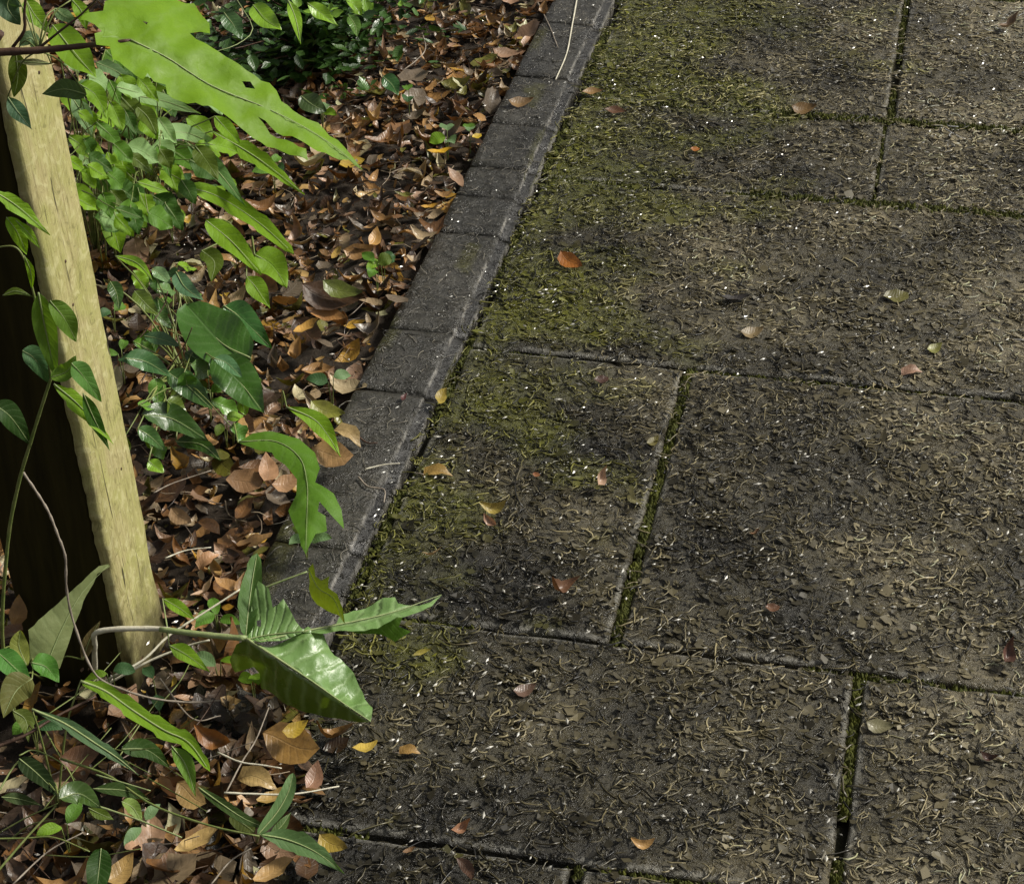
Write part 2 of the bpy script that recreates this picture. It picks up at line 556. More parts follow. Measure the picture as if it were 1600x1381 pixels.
# ---- soil bed under the leaf litter
def bed_z(x, y):
    z = -0.035 + 0.018 * noise.noise(Vector((x * 4, y * 4, 1.3))) + 0.008 * noise.noise(Vector((x * 15, y * 15, 4.3)))
    if x > -0.9: z += 0.012 * (x + 0.9) / 0.13
    z -= 0.035 * max(0.0, min(1.0, (1.76 - y) / 0.08)) * max(0.0, min(1.0, (-0.80 - x) / 0.06))
    return z
V, Fc = [], []
NX, NY = 70, 120
for j in range(NY + 1):
    for i in range(NX + 1):
        x = -3.4 + i / NX * (3.4 - 0.765); y = 0.2 + j / NY * 6.3
        V.append((x, y, bed_z(x, y)))
for j in range(NY):
    for i in range(NX):
        a = j * (NX + 1) + i
        Fc.append((a, a + 1, a + NX + 2, a + NX + 1))
tag(link('soil_bed', mesh('soil_bed', V, Fc), M['soil']), kind='structure')

# ---- pavement: earth bed with slabs laid in courses
pave = link('pavement', mesh('pavement', [(-0.640, 0.2, -0.019), (2.4, 0.2, -0.019), (2.4, 6.4, -0.019), (-0.640, 6.4, -0.019)], [(0, 1, 2, 3)]), M['joint'], smooth=False)
tag(pave, kind='structure')

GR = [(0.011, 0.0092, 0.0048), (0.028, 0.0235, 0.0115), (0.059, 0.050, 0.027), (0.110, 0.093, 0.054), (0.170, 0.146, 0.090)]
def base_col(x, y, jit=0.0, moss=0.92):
    f = 0.40 + 0.40 * noise.fractal(Vector((x * 5.5, y * 5.5, 12.3)), 0.8, 2.0, 4) + 0.62 * (min(0.12, x) + 0.17) + 0.05 * (y - 2.3) + jit  # darker leftwards and nearer: foliage shade painted into the slab colour
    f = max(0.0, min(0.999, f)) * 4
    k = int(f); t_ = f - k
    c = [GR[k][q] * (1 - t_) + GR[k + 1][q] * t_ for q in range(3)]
    g = 0.55 * noise.fractal(Vector((x * 5, y * 8, 9.1)), 1.0, 2.0, 4) + 0.44 - (x + 0.60) * 1.55 + (min(y, 3.6) - 2.5) * 0.27 + jit
    if g > 0.12:
        m_ = min(moss, max(0.0, (g - 0.14) * 1.8))
        gc = (0.068, 0.070, 0.005)
        c = [c[q] * (1 - m_) + gc[q] * m_ for q in range(3)]
    return c
def slab(x0, x1, y0, y1, seed, dz=0.0, tilt=(0, 0)):
    rs = random.Random(seed)
    nx = max(8, int((x1 - x0) / 0.014)); ny = max(8, int((y1 - y0) / 0.014))
    ex = [0, 0.004, 0.010] ; 
    xs = [x0 + e for e in ex] + [x0 + 0.016 + (x1 - x0 - 0.032) * i / nx for i in range(nx + 1)] + [x1 - e for e in ex[::-1]]
    ys = [y0 + e for e in ex] + [y0 + 0.016 + (y1 - y0 - 0.032) * i / ny for i in range(ny + 1)] + [y1 - e for e in ex[::-1]]
    V, Fc, CL = [], [], []
    tone = rs.uniform(0.88, 1.14)
    cx, cy = (x0 + x1) / 2, (y0 + y1) / 2
    A, B = len(xs), len(ys)
    for j, y in enumerate(ys):
        for i, x in enumerate(xs):
            e = min(x - x0, x1 - x, y - y0, y1 - y)
            z = dz + tilt[0] * (x - cx) + tilt[1] * (y - cy)
            z += 0.0016 * noise.noise(Vector((x * 9, y * 9, seed))) + 0.0011 * noise.noise(Vector((x * 34, y * 34, seed + 5)))
            round_ = 0.005 * max(0, 1 - e / 0.007) ** 2
            chip = max(0, noise.noise(Vector((x * 26, y * 26, seed + 9))) - 0.15) * 0.016 * max(0, 1 - e / 0.016)
            jx = 0.003 * noise.noise(Vector((x * 20, y * 20, 7.7 + seed))) * max(0, 1 - e / 0.02)
            V.append((x + jx, y + jx * 0.8, z - round_ - chip))
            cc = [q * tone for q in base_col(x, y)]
            if e < 0.006 and e > 0.002 and noise.noise(Vector((x * 14, y * 14, seed + 2))) > -0.15:
                cc = [q * 0.5 + w_ * 0.5 for q, w_ in zip(cc, (0.27, 0.26, 0.225))]
            CL.append((*cc, 1))
    for j in range(B - 1):
        for i in range(A - 1):
            a = j * A + i
            Fc.append((a, a + 1, a + A + 1, a + A))
    ring = [i for i in range(A)] + [j * A + A - 1 for j in range(1, B)] + [(B - 1) * A + i for i in range(A - 2, -1, -1)] + [j * A for j in range(B - 2, 0, -1)]
    base = len(V)
    for k in ring:
        V.append((V[k][0], V[k][1], -0.05)); CL.append((0.02, 0.019, 0.01, 1))
    L = len(ring)
    for k in range(L):
        k2 = (k + 1) % L
        Fc.append((ring[k2], ring[k], base + k, base + k2))
    o = link('paving_slab', mesh('paving_slab', V, Fc, None, CL), M['slab'])
    o.parent = pave
    return o

ROWS = [(0.37, 0.97, [0.27, 0.88, 1.5]), (0.977, 1.577, [-0.28, 0.33, 0.94, 1.55]), (1.577, 1.946, [-0.016, 0.60, 1.21, 1.82]), (1.946, 2.586, [-0.305, 0.31, 0.92, 1.53]),
        (2.586, 3.155, [0.27, 1.17, 1.78]), (3.155, 3.484, [-0.080, 0.54, 1.15, 1.76]), (3.484, 4.10, [-0.073, 0.53, 1.13, 1.74]),
        (4.10, 4.71, [-0.33, 0.28, 0.89, 1.5]), (4.71, 5.32, [-0.02, 0.59, 1.2, 1.81]), (5.32, 5.93, [-0.3, 0.3, 0.91, 1.52])]
XL, XR = -0.626, 2.3
VJ = []            # (x, y0, y1, gap)
k = 0
for y0, y1, js in ROWS:
    xs = [XL] + js + [XR]
    for i in range(len(xs) - 1):
        k += 1
        g = 0.0065
        if abs(xs[i] + 0.080) < 1e-6 or abs(xs[i + 1] + 0.080) < 1e-6: g = 0.0025
        ga = 0.0 if i == 0 else g
        gb = 0.0025 if abs(xs[i + 1] + 0.080) < 1e-6 else (0.0 if i == len(xs) - 2 else 0.0065)
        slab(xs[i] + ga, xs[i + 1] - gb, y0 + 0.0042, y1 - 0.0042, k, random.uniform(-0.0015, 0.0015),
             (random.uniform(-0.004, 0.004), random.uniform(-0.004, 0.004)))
    for x in js:
        VJ.append((x, y0, y1, 0.0025 if abs(x + 0.080) < 1e-6 else 0.0065))

# ---- kerb of edging blocks (cracked into uneven lengths)
KX0, KX1 = -0.757, -0.640
kerb = link('kerb', mesh('kerb', [(KX0, 0.2, -0.04), (KX1 + 0.004, 0.2, -0.04), (KX1 + 0.004, 6.4, -0.04), (KX0, 6.4, -0.04)], [(0, 1, 2, 3)]), M['joint'], smooth=False)
tag(kerb, kind='structure')
def kerb_off(y):
    return 0.008 * math.exp(-((y - 2.75) / 0.55) ** 2) - 0.004
def kerb_block(y0, y1, seed):
    rs = random.Random(seed)
    H = 0.012 + rs.uniform(-0.001, 0.001)
    sec = [(KX0, -0.09), (KX0, H - 0.003), (KX0 + 0.003, H)] + [(KX0 + 0.003 + (KX1 - KX0 - 0.024) * i / 8, H) for i in range(1, 9)] \
        + [(KX1 - 0.019, H - 0.0003), (KX1 - 0.017, H - 0.0022), (KX1 - 0.0155, H - 0.0065), (KX1 - 0.004, H - 0.0075), (KX1 - 0.0015, H - 0.0085), (KX1, H - 0.011), (KX1 + 0.002, -0.09)]
    ARR = (12, 16)
    n = max(4, int((y1 - y0) / 0.012))
    V, Fc, CL = [], [], []
    tone = rs.uniform(0.8, 1.2)
    sk = rs.uniform(-0.012, 0.012), rs.uniform(-0.012, 0.012)
    for j in range(n + 1):
        u = j / n
        y = y0 + (y1 - y0) * u
        e = min(y - y0, y1 - y)
        for si, (x, z) in enumerate(sec):
            yy = y + (sk[0] * (1 - u) + sk[1] * u) * (x - KX0 - 0.05) / 0.1 * 0.25 + (0.003 * noise.noise(Vector((x * 40, seed, u * 2))) if e < 0.02 else 0)
            zz = z
            if z > 0:
                zz += 0.0014 * noise.noise(Vector((x * 22, y * 22, seed))) - 0.003 * max(0, 1 - e / 0.005) ** 2 \
                    - 0.012 * max(0, noise.noise(Vector((x * 30, y * 30, 3.3))) - 0.25) * (1 if x > KX1 - 0.02 else 0.2)
            q_ = 0.5 + 0.5 * noise.fractal(Vector((x * 12, y * 9, 5.5)), 0.9, 2.0, 4)
            cc = [tone * (a_ + (b_ - a_) * q_) for a_, b_ in zip((0.013, 0.012, 0.009), (0.050, 0.046, 0.036))]
            if si in ARR and noise.noise(Vector((y * 26, si, 1.5))) > 0.08: cc = [0.15, 0.142, 0.125]  # broken pale line: wear and the edge highlight painted as one colour
            elif si in (13, 14): cc = [0.007, 0.006, 0.004]
            elif noise.noise(Vector((x * 20, y * 6, 7.5))) > 0.30: cc = [cc[0] * 0.75 + 0.012, cc[1] * 0.75 + 0.012, cc[2] * 0.35]
            CL.append((*cc, 1))
            V.append((x + kerb_off(y) + 0.0012 * noise.noise(Vector((y * 30, z * 60, 2.2))), yy, zz))
    A = len(sec)
    for j in range(n):
        for i in range(A - 1):
            a = j * A + i
            Fc.append((a + 1, a, a + A, a + A + 1))
    Fc.append(tuple(range(A)))
    Fc.append(tuple(n * A + i for i in range(A))[::-1])
    o = link('edging_block', mesh('edging_block', V, Fc, None, CL), M['kerb'])
    o.parent = kerb
KJ = [0.3, 0.62, 0.99, 1.36, 1.69, 2.053, 2.428, 2.60, 2.912, 3.045, 3.155, 3.33, 3.539, 3.80, 4.1, 4.5, 4.9, 5.3, 5.7, 6.1]
for i in range(len(KJ) - 1):
    kerb_block(KJ[i] + 0.0024, KJ[i + 1] - 0.0024, i + 40)

# ---- moss in the joints and in cushions near the kerb
mm = Mass()
def tuft(x, y, z, r, h, rs=random):
    a0 = rs.uniform(0, 6.28)
    V = [(x + r * 1.0 * math.cos(a0 + k * 1.2566) * rs.uniform(.7, 1.2), y + r * math.sin(a0 + k * 1.2566) * rs.uniform(.7, 1.2), z) for k in range(5)]
    V.append((x + rs.uniform(-r, r) * 0.5, y + rs.uniform(-r, r) * 0.5, z + h))
    mm.add(np.array(V), [(k, (k + 1) % 5, 5) for k in range(5)])
for x, y0, y1, g in VJ:
    if x > 0.75 or y1 < 0.9 or y0 > 4.8: continue
    dens = 1100 if g > 0.005 else 250
    for _ in range(int((y1 - y0) * dens)):
        y = random.uniform(y0, y1)
        if noise.noise(Vector((x * 3, y * 5, 2))) < -0.25: continue
        tuft(x + random.gauss(0, g * 0.55), y, -0.009, random.uniform(0.003, 0.006), random.uniform(0.003, 0.0085))
for y0, y1, js in ROWS:
    if y0 > 4.5 or y0 < 0.9: continue
    for _ in range(1500):
        x = random.uniform(-0.62, 0.7)
        nz = noise.noise(Vector((x * 4, y0 * 9, 5.0)))
        if nz < -0.15 and not (y0 > 3.1 and x > -0.28): continue
        if y0 < 3.1 and random.random() < 0.3: continue
        tuft(x, y0 + random.gauss(0, 0.0045 if y0 < 3.1 else 0.0065), -0.009 if y0 < 3.1 else (-0.001 if x > -0.28 else -0.006), random.uniform(0.0025, 0.005), random.uniform(0.002, 0.008))
for _ in range(2600):
    y = random.uniform(1.2, 4.4)
    if noise.noise(Vector((y * 5, 1, 5.0))) < -0.1: continue
    tuft(-0.632 + kerb_off(y) + random.gauss(0, 0.004), y, -0.006, random.uniform(0.002, 0.004), random.uniform(0.002, 0.005))
cnt = 0
for _ in range(60000):
    x = random.uniform(-0.63, 0.1); y = random.uniform(1.2, 4.3)
    g = 0.55 * noise.fractal(Vector((x * 5, y * 8, 9.1)), 1.0, 2.0, 4) + 0.44 - (x + 0.60) * 1.30 + (min(y, 3.6) - 2.5) * 0.24
    if g > 0.34 + random.random() * 0.4 and cnt < 9000:
        tuft(x, y, -0.002, random.uniform(0.002, 0.0045), random.uniform(0.0008, 0.003)); cnt += 1
mo = mm.build('joint_moss', M['moss'])
mo.parent = pave
tag(mo, kind='stuff')

# ================================================================== THE POST
post = empty('timber_post', (-0.905, 1.835, -0.03))
tag(post, 'square dark timber post with one pale weathered face, standing in the litter', 'post')
PX0, PX1, PY0, PY1 = -0.962, -0.855, 1.782, 1.892
e_lo = WY(208, 1050, PY0); e_hi = WY(26, 200, PY0)
lean = (e_hi.x - e_lo.x) / (e_hi.z - e_lo.z)
xe = lambda z: e_lo.x + lean * (z - e_lo.z)          # x of the front right arris at height z
ZT = 1.22
def post_shaft():
    V, Fc = [], []
    n = 60
    q = 6
    for j in range(n + 1):
        z = -0.12 + (ZT + 0.12) * j / n
        xr = xe(z) - 0.0125
        ring = []
        cs = [(xr - 0.118, PY0), (xr, PY0), (xr, PY1), (xr - 0.118, PY1)]
        for k in range(4):
            a, b = cs[k], cs[(k + 1) % 4]
            for t in (0.03, 0.2, 0.4, 0.6, 0.8, 0.97):
                x = a[0] + (b[0] - a[0]) * t; y = a[1] + (b[1] - a[1]) * t
                d = 0.0016 * noise.noise(Vector((x * 60, y * 60, z * 5)))
                ring.append((x + d, y + d, z))
        V += ring
    A = 24
    for j in range(n):
        for i in range(A):
            Fc.append((j * A + i, j * A + (i + 1) % A, (j + 1) * A + (i + 1) % A, (j + 1) * A + i))
    top = len(V); c = Vector((xe(ZT) - 0.07, (PY0 + PY1) / 2, ZT + 0.02)); V.append(tuple(c))
    for i in range(A): Fc.append((n * A + i, n * A + (i + 1) % A, top))
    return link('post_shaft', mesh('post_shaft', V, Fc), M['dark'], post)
post_shaft()
# pale face board on the side towards the path, its near edge splintered
V, Fc = [], []
n = 150
for j in range(n + 1):
    z = -0.10 + (ZT - 0.02 + 0.10) * j / n
    rag = 0.004 * noise.noise(Vector((z * 40, 2, 3))) + 0.0025 * noise.noise(Vector((z * 130, 7, 3)))
    if 0.1 < z < 0.34: rag += 0.006 * abs(noise.noise(Vector((z * 75, 1, 9))))
    x0 = xe(z) - 0.0115; x1 = xe(z) + 0.0025
    yf = PY0 - 0.002 + rag; yb = PY1 - 0.004 + 0.002 * noise.noise(Vector((z * 20, 5, 5)))
    yb += -0.02 * max(0, noise.noise(Vector((z * 6, 8, 5))) - 0.2)
    w = 0.0011
    sec = [(x0, yf), (x1 - 0.003, yf - 0.0005), (x1, yf + 0.004)] + [(x1 + w * noise.noise(Vector((t * 9, z * 3, 4))), yf + 0.004 + (yb - yf - 0.010) * t) for t in (0.25, 0.5, 0.75)] + [(x1 - 0.001, yb - 0.006), (x1 - 0.006, yb), (x0, yb)]
    V += [(x, y, z) for x, y in sec]
A = 9
for j in range(n):
    for i in range(A):
        Fc.append((j * A + i, j * A + (i + 1) % A, (j + 1) * A + (i + 1) % A, (j + 1) * A + i))
Fc.append(tuple(range(A))[::-1]); Fc.append(tuple(n * A + i for i in range(A)))
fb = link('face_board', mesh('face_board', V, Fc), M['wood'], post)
tag(fb, 'pale yellowish weathered board with a splintered near edge')
for z, yy in ((0.52, 0.35), (0.47, 0.32), (0.24, 0.62), (0.72, 0.6)):
    p = Vector((xe(z) + 0.0022, PY0 + (PY1 - PY0) * yy, z))
    V, Fc = tube_data([p - Vector((0.004, 0, 0)), p + Vector((0.0006, 0, 0)), p + Vector((0.0012, 0, 0))], 0.0024, 0.0016, 8)
    link('nail_head', mesh('nail_head', V, Fc), M['metal'], post)

# ================================================================== LEAF LITTER
TEMPL = []
specs = [('ovate', 0.6, 0.25, 0.3, 0.30, 0), ('oval', 1.0, -0.2, 0.35, 0.27, 0), ('lance', 0.5, 0.3, 0.3, 0.22, 0), ('ovate', -0.7, 0.1, 0.4, 0.33, 4),
         ('round', 0.6, 0.2, 0.25, 0.36, 0), ('oval', 1.6, 0.4, 0.5, 0.25, 0), ('lance', 1.3, -0.5, 0.6, 0.26, 3), ('ovate', 2.2, 0.3, 0.7, 0.30, 0)]
for i, sp in enumerate(specs):
    TEMPL.append(template(sp[0], sp[1], sp[2], sp[3], 100 + i, 6, 4, sp[4], sp[5]))
TEMPL_LO = [template(sp[0], sp[1], sp[2], sp[3], 100 + i, 5, 2, sp[4], sp[5]) for i, sp in enumerate(specs)]
LEAF_ME = [mesh('fallen_leaf', t[0].tolist(), t[1], t[2]) for t in TEMPL]
for m_ in LEAF_ME: m_.materials.append(M['litter'])
PAL = [  # name, colour, weight
    ('dark brown', (0.060, 0.030, 0.014), 22), ('chestnut brown', (0.20, 0.095, 0.032), 20), ('pinkish brown', (0.32, 0.195, 0.120), 22),
    ('tan', (0.44, 0.245, 0.09), 22), ('greyish brown', (0.17, 0.130, 0.090), 14), ('pale buff', (0.50, 0.37, 0.22), 15), ('ochre yellow', (0.48, 0.27, 0.035), 5), ('olive', (0.14, 0.135, 0.022), 8)]
PW = np.array([p[2] for p in PAL], float); PW /= PW.sum()

def litter_ok(x, y):
    """where the litter lies: the bed left of the kerb, and spilling over the kerb in the foreground"""
    edge = KX0 + kerb_off(y) - 0.004
    if y < 1.86:
        spill = min(1.0, (1.86 - y) / 0.16)
        edge = edge + spill * (0.19 + 0.05 * noise.noise(Vector((y * 9, 3, 3))))
    edge += 0.018 * noise.noise(Vector((y * 14, 1, 8)))
    return x < edge
cands = []
def floor_z(x, y):
    if x > KX1: return 0.001
    if x > KX0 - 0.005: return 0.013
    return bed_z(x, y)
tries = 0
while len(cands) < 10500 and tries < 400000:
    tries += 1
    y = random.uniform(0.9, 4.9); x = random.uniform(-2.7, -0.4)
    if not litter_ok(x, y): continue
    if y < 1.74 and x < -0.80 and random.random() < 0.3: continue
    if y < 1.74 and x > -0.80: y = random.uniform(1.3, 1.74)
    if not litter_ok(x, y): continue
    lo = -0.50 - 0.46 * y          # left limit of the view on the ground
    if x < lo - 0.15 and random.random() > 0.22: continue
    if y > 4.2 and random.random() > 0.4: continue
    L = min(0.062, max(0.018, random.lognormvariate(math.log(0.035), 0.32)))
    if y < 1.8: L *= 1.12
    onkerb = x > KX0 - 0.005
    z = floor_z(x, y) + (random.uniform(0.002, 0.016) if onkerb else random.uniform(0.002, 0.042))
    if PX0 - 0.02 < x < PX1 + 0.03 and PY0 - 0.02 < y < PY1 + 0.02: continue
    if PX0 < x < PX1 + 0.06 and PY0 - 0.10 < y < PY0 + 0.06: z = min(z, -0.012)
    k = rng.choice(len(PAL), p=PW)
    cands.append([x, y, z, L, random.uniform(0, 6.28), min(1.0, abs(random.gauss(0, 0.42))), random.uniform(0, 6.28), k, random.randrange(len(specs)), random.uniform(0.7, 1.35) * (random.choice([0.35, 0.5, 0.6, 1.0]) if y < 1.74 else 1.0)])  # nearer leaves darkened: lower left shade painted into their colour
MARKS = [((245, 1040), 'timber post foot'), ((470, 770), 'drooping lobed green leaf'), ((350, 550), 'glossy ivy'), ((688, 241), 'bright yellow leaf'), ((480, 517), 'golden oval leaf'),
         ((520, 460), 'large chocolate brown leaf'), ((470, 120), 'dark evergreen shrub'), ((400, 410), 'lime sprig'), ((326, 877), 'peach leaf by the post'), ((385, 996), 'white stemmed weed fork'),
         ((456, 1168), 'large curled brown leaf'), ((310, 1322), 'pale yellow holed leaf'), ((230, 1120), 'long wavy lime blade'), ((405, 1303), 'two bladed small weed'), ((110, 960), 'broad pale triangular leaf'),
         ((565, 268), 'overhanging leaf tip'), ((672, 326), 'golden kerbside leaf'), ((585, 375), 'upright orange tan leaf'), ((520, 715), 'tan leaf with rolled rim'), ((260, 300), 'pale mint leaved weed'),
         ((512, 645), 'yellowish olive leaf'), ((760, 60), 'far end of the kerb'), ((600, 180), 'shrub right edge'), ((520, 1320), 'low mustard leaf'), ((100, 1250), 'creeping weed root'), ((200, 600), 'pale post face')]
def where(px, py):
    (mx, my), nm = min(MARKS, key=lambda m: (m[0][0] - px) ** 2 + (m[0][1] - py) ** 2)
    dx, dy = px - mx, py - my
    far = 'well ' if math.hypot(dx, dy) > 85 else ('close ' if math.hypot(dx, dy) < 42 else '')
    a = math.degrees(math.atan2(-dy, dx)) % 360
    d = ['right of', 'above right of', 'above', 'above left of', 'left of', 'below left of', 'below', 'below right of'][int((a + 22.5) // 45) % 8]
    return (far + d + ' the ' + nm)
def score(c):
    px, py, d = proj(c[:3])
    if not (8 < px < 1592 and 8 < py < 1373): return -1
    if px < 30 + 0.215 * py and py < 1040: return -1
    up = c[2] - floor_z(c[0], c[1])
    if up < 0.012 and c[0] < KX0: return -1
    return c[3] / d * (0.6 + up * 10)
order = sorted(range(len(cands)), key=lambda i: -score(cands[i]))
each = set(i for i in order[:290] if score(cands[i]) > 0)
lm = Mass()
LBL = {}
for i, c in enumerate(cands):
    x, y, z, L, yaw, tilt, td, k, ti, br = c
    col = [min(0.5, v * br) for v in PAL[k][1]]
    m3 = rotm(yaw, tilt, td)
    if i in each:
        o = bpy.data.objects.new('fallen_leaf', LEAF_ME[ti])
        COL.objects.link(o)
        o.matrix_world = Matrix.Translation((x, y, z)) @ m3.to_4x4() @ Matrix.Diagonal((L, L * random.uniform(0.8, 1.15), L, 1))
        o.color = (*col, 1)
        px, py, d = proj((x, y, z))
        st = 'curled' if specs[ti][1] > 1 else 'flat'
        sz = 'big ' if L > 0.045 else ('small ' if L < 0.034 else '')
        lb = '%s%s %s fallen leaf %s' % (sz, st, PAL[k][0], where(px, py))
        LBL.setdefault(lb, []).append((o, px, py))
    else:
        t = TEMPL_LO[ti]
        A = np.array(m3) @ np.diag((L, L * random.uniform(0.55, 1.2), L * random.uniform(0.4, 1.7)))
        lm.add(t[0] @ A.T + np.array([x, y, z]), t[1], t[2], col)
nfr = 0
while nfr < 6000:
    y = random.uniform(1.2, 4.6); x = random.uniform(-2.4, -0.5)
    if not litter_ok(x, y) or x < -0.62 - 0.46 * y: continue
    nfr += 1
    t = TEMPL_LO[random.randrange(len(specs))]
    k = rng.choice(len(PAL), p=PW); b_ = random.uniform(0.5, 1.3) * (0.55 if y < 1.74 else 1.0)  # near fragments carry the same painted shade
    L = random.uniform(0.006, 0.017)
    A = np.array(rotm(random.uniform(0, 6.28), abs(random.gauss(0, 0.6)), random.uniform(0, 6.28))) * L
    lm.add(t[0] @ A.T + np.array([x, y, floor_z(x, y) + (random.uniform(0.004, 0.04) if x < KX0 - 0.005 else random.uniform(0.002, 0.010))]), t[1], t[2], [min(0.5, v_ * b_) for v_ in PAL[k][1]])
for lb, lst in LBL.items():
    lst.sort(key=lambda q: q[1])
    pos_ = ['left one: ', 'right one: '] if len(lst) == 2 else ['leftmost: '] + ['middle: '] * (len(lst) - 2) + ['rightmost: ']
    for q, (o, px, py) in enumerate(lst):
        tag(o, lb if len(lst) == 1 else pos_[q] + lb.replace(' fallen leaf', ' leaf'), 'leaf', 'brown fallen leaves of the litter')
tag(lm.build('leaf_litter', M['litter_s'], smooth=True), 'deep brown leaf litter covering the bed left of the kerb', 'leaf litter', kind='stuff')
for m_ in LEAF_ME: m_.polygons.foreach_set('use_smooth', [True] * len(m_.polygons))

# bits of stalk lying in the litter
tw = Mass()
def curl_bit(mass, x, y, z, L, r, col, sides=3, n=4, lift=0.3):
    a = random.uniform(0, 6.28); cv = random.uniform(-2.2, 2.2)
    pts = []; p = Vector((x, y, z))
    for i in range(n + 1):
        pts.append(p.copy())
        p = p + Vector((math.cos(a), math.sin(a), random.uniform(-lift, lift))) * (L / n)
        a += cv / n + random.uniform(-0.35, 0.35)
    V, Fc = tube_data(pts, r, r * 0.6, sides)
    mass.add(np.array([tuple(v) for v in V]), Fc, None, col)
tries = 0; cnt = 0
while cnt < 1500 and tries < 50000:
    tries += 1
    y = random.uniform(1.2, 4.4); x = random.uniform(-2.1, -0.5)
    if not litter_ok(x, y) or x < -0.6 - 0.46 * y: continue
    c = random.choice([(0.16, 0.12, 0.085), (0.06, 0.04, 0.028), (0.30, 0.235, 0.16), (0.10, 0.06, 0.035)])
    curl_bit(tw, x, y, floor_z(x, y) + random.uniform(0.008, 0.045 if x < KX0 else 0.018), random.uniform(0.02, 0.085), random.uniform(0.0005, 0.0012), c)
    cnt += 1
tag(tw.build('litter_stalks', M['crumb'], smooth=True), 'thin dry stalks strewn through the leaf litter', 'stalks', kind='stuff')

# ---- leaves that stand out, each by itself
SHAPES = {'oval': 1, 'ovate': 0, 'round': 4, 'lance': 2, 'curl': 7, 'roll': 5, 'toothed': 3, 'twist': 6}
def fallen(px, py, Lpx, ang, color, label, shape='ovate', z=0.006, tilt=0.15, td=0.0, wide=1.0, stalk=0.0):
    """ang: direction of the leaf in the picture plane of the ground, degrees; Lpx: length in photo pixels"""
    p = W(px, py, z)
    if z > 0.01: pass
    o = bpy.data.objects.new('fallen_leaf', LEAF_ME[SHAPES[shape]])
    COL.objects.link(o)
    L = Lpx * proj(p)[2] / F
    lift = 0.5 * L * math.sin(tilt) * 0.5
    o.matrix_world = Matrix.Translation(p + Vector((0, 0, lift))) @ rotm(R(ang) + YAW, tilt, td).to_4x4() @ Matrix.Diagonal((L, L * wide, L, 1))
    o.color = (*color, 1)
    tag(o, label, 'leaf')
    if stalk:
        V, Fc = tube_data(spline([(-0.48, -0.05, 0.02), (-0.65, 0.02, 0.05), (-0.5 - stalk, 0.1, 0.03)], 6), 0.022, 0.016, 5)
        s = link('stalk', mesh('stalk', V, Fc), M['dry'])
        s.parent = o
    return o
YEL, TANC, PINK, PEACH, BRN, RED, ORG, BUFF, OLV = (0.50, 0.33, 0.035), (0.34, 0.20, 0.075), (0.42, 0.25, 0.17), (0.46, 0.25, 0.12), (0.15, 0.07, 0.035), (0.13, 0.035, 0.028), (0.42, 0.15, 0.025), (0.45, 0.33, 0.19), (0.16, 0.15, 0.02)
# on the paving
fallen(926, 146, 34, 5, TANC, 'small tan leaf on mossy paving just right of the kerb top', 'lance', stalk=0.3)
fallen(962, 176, 36, -15, BRN, 'narrow brown leaf on moss below the small tan leaf', 'lance')
fallen(893, 412, 46, -55, ORG, 'orange and olive leaf standing out on the green mossy slab', 'ovate', 0.008, 0.4)
fallen(690, 626, 36, 65, (0.42, 0.32, 0.06), 'yellowish leaf leaning on the kerb edge halfway down', 'oval', 0.014, 0.5, 1.0)
fallen(684, 739, 46, 8, (0.42, 0.27, 0.07), 'golden tan leaf on the slab beside the kerb, right of the lobed weed', 'toothed', wide=0.9, stalk=0.3)
fallen(938, 753, 38, 60, (0.50, 0.34, 0.24), 'pale pink curled leaf standing on the dark slab', 'curl', 0.010, 0.6, 0.5, stalk=0.3)
fallen(772, 795, 42, 5, (0.40, 0.31, 0.07), 'yellowish curled leaf casting a black shadow on the dark slab', 'roll', 0.014, 0.3)
fallen(768, 820, 30, -60, PINK, 'tiny pinkish curl tucked under the yellowish curled leaf', 'curl', 0.006, 0.5)
fallen(676, 866, 32, 15, (0.50, 0.36, 0.20), 'thin pale torn leaf on the slab above the foreground weed', 'twist', wide=0.6)
fallen(874, 926, 56, 20, (0.17, 0.085, 0.045), 'reddish brown crumpled leaf near the joint, middle of the dark slab', 'curl', 0.010, 0.4, 2.0, stalk=0.35)
fallen(838, 742, 12, 0, (0.28, 0.11, 0.04), 'tiny orange scrap on the dark slab', 'round')
fallen(571, 1172, 46, 25, (0.52, 0.37, 0.06), 'bright yellow leaf tip at the litter edge below the foreground weed', 'ovate', 0.022, 0.4, 3.6)
fallen(640, 1174, 34, 8, (0.45, 0.27, 0.08), 'small tan jagged leaf on the slab right of the bright yellow leaf', 'toothed', stalk=0.25)
fallen(722, 1296, 36, 20, (0.36, 0.19, 0.11), 'pinkish brown crumpled leaf low on the near slab', 'curl', 0.008, 0.4)
fallen(640, 1330, 22, 15, (0.30, 0.17, 0.08), 'small light brown oval leaf near the bottom litter edge', 'oval')
fallen(728, 1362, 48, -60, (0.13, 0.065, 0.04), 'dull brown leaf at the bottom edge of the near slab', 'lance', 0.008, 0.4)
fallen(1003, 1319, 38, 8, (0.50, 0.30, 0.11), 'glossy light orange leaf folded on the near slab', 'roll', 0.010, 0.2, 1.0, 0.9)
fallen(1425, 581, 34, 20, (0.45, 0.27, 0.19), 'pale pink cross shaped leaf scrap beside the long joint at right', 'toothed', 0.006, 0.2)
fallen(1574, 1028, 50, 55, (0.11, 0.055, 0.042), 'dark reddish curled leaf lying in the mossy joint at right', 'curl', 0.006, 0.4)
fallen(1576, 42, 50, 30, (0.20, 0.13, 0.08), 'brown curled leaf on the slab in the top right corner', 'twist', 0.008, 0.4)
fallen(1256, 172, 40, -10, (0.17, 0.10, 0.035), 'dull ochre leaf on the far slab left of the mossy joint', 'ovate', 0.005, 0.3)
fallen(1086, 234, 14, 10, ORG, 'tiny orange red scrap on the far mossy slab', 'round')
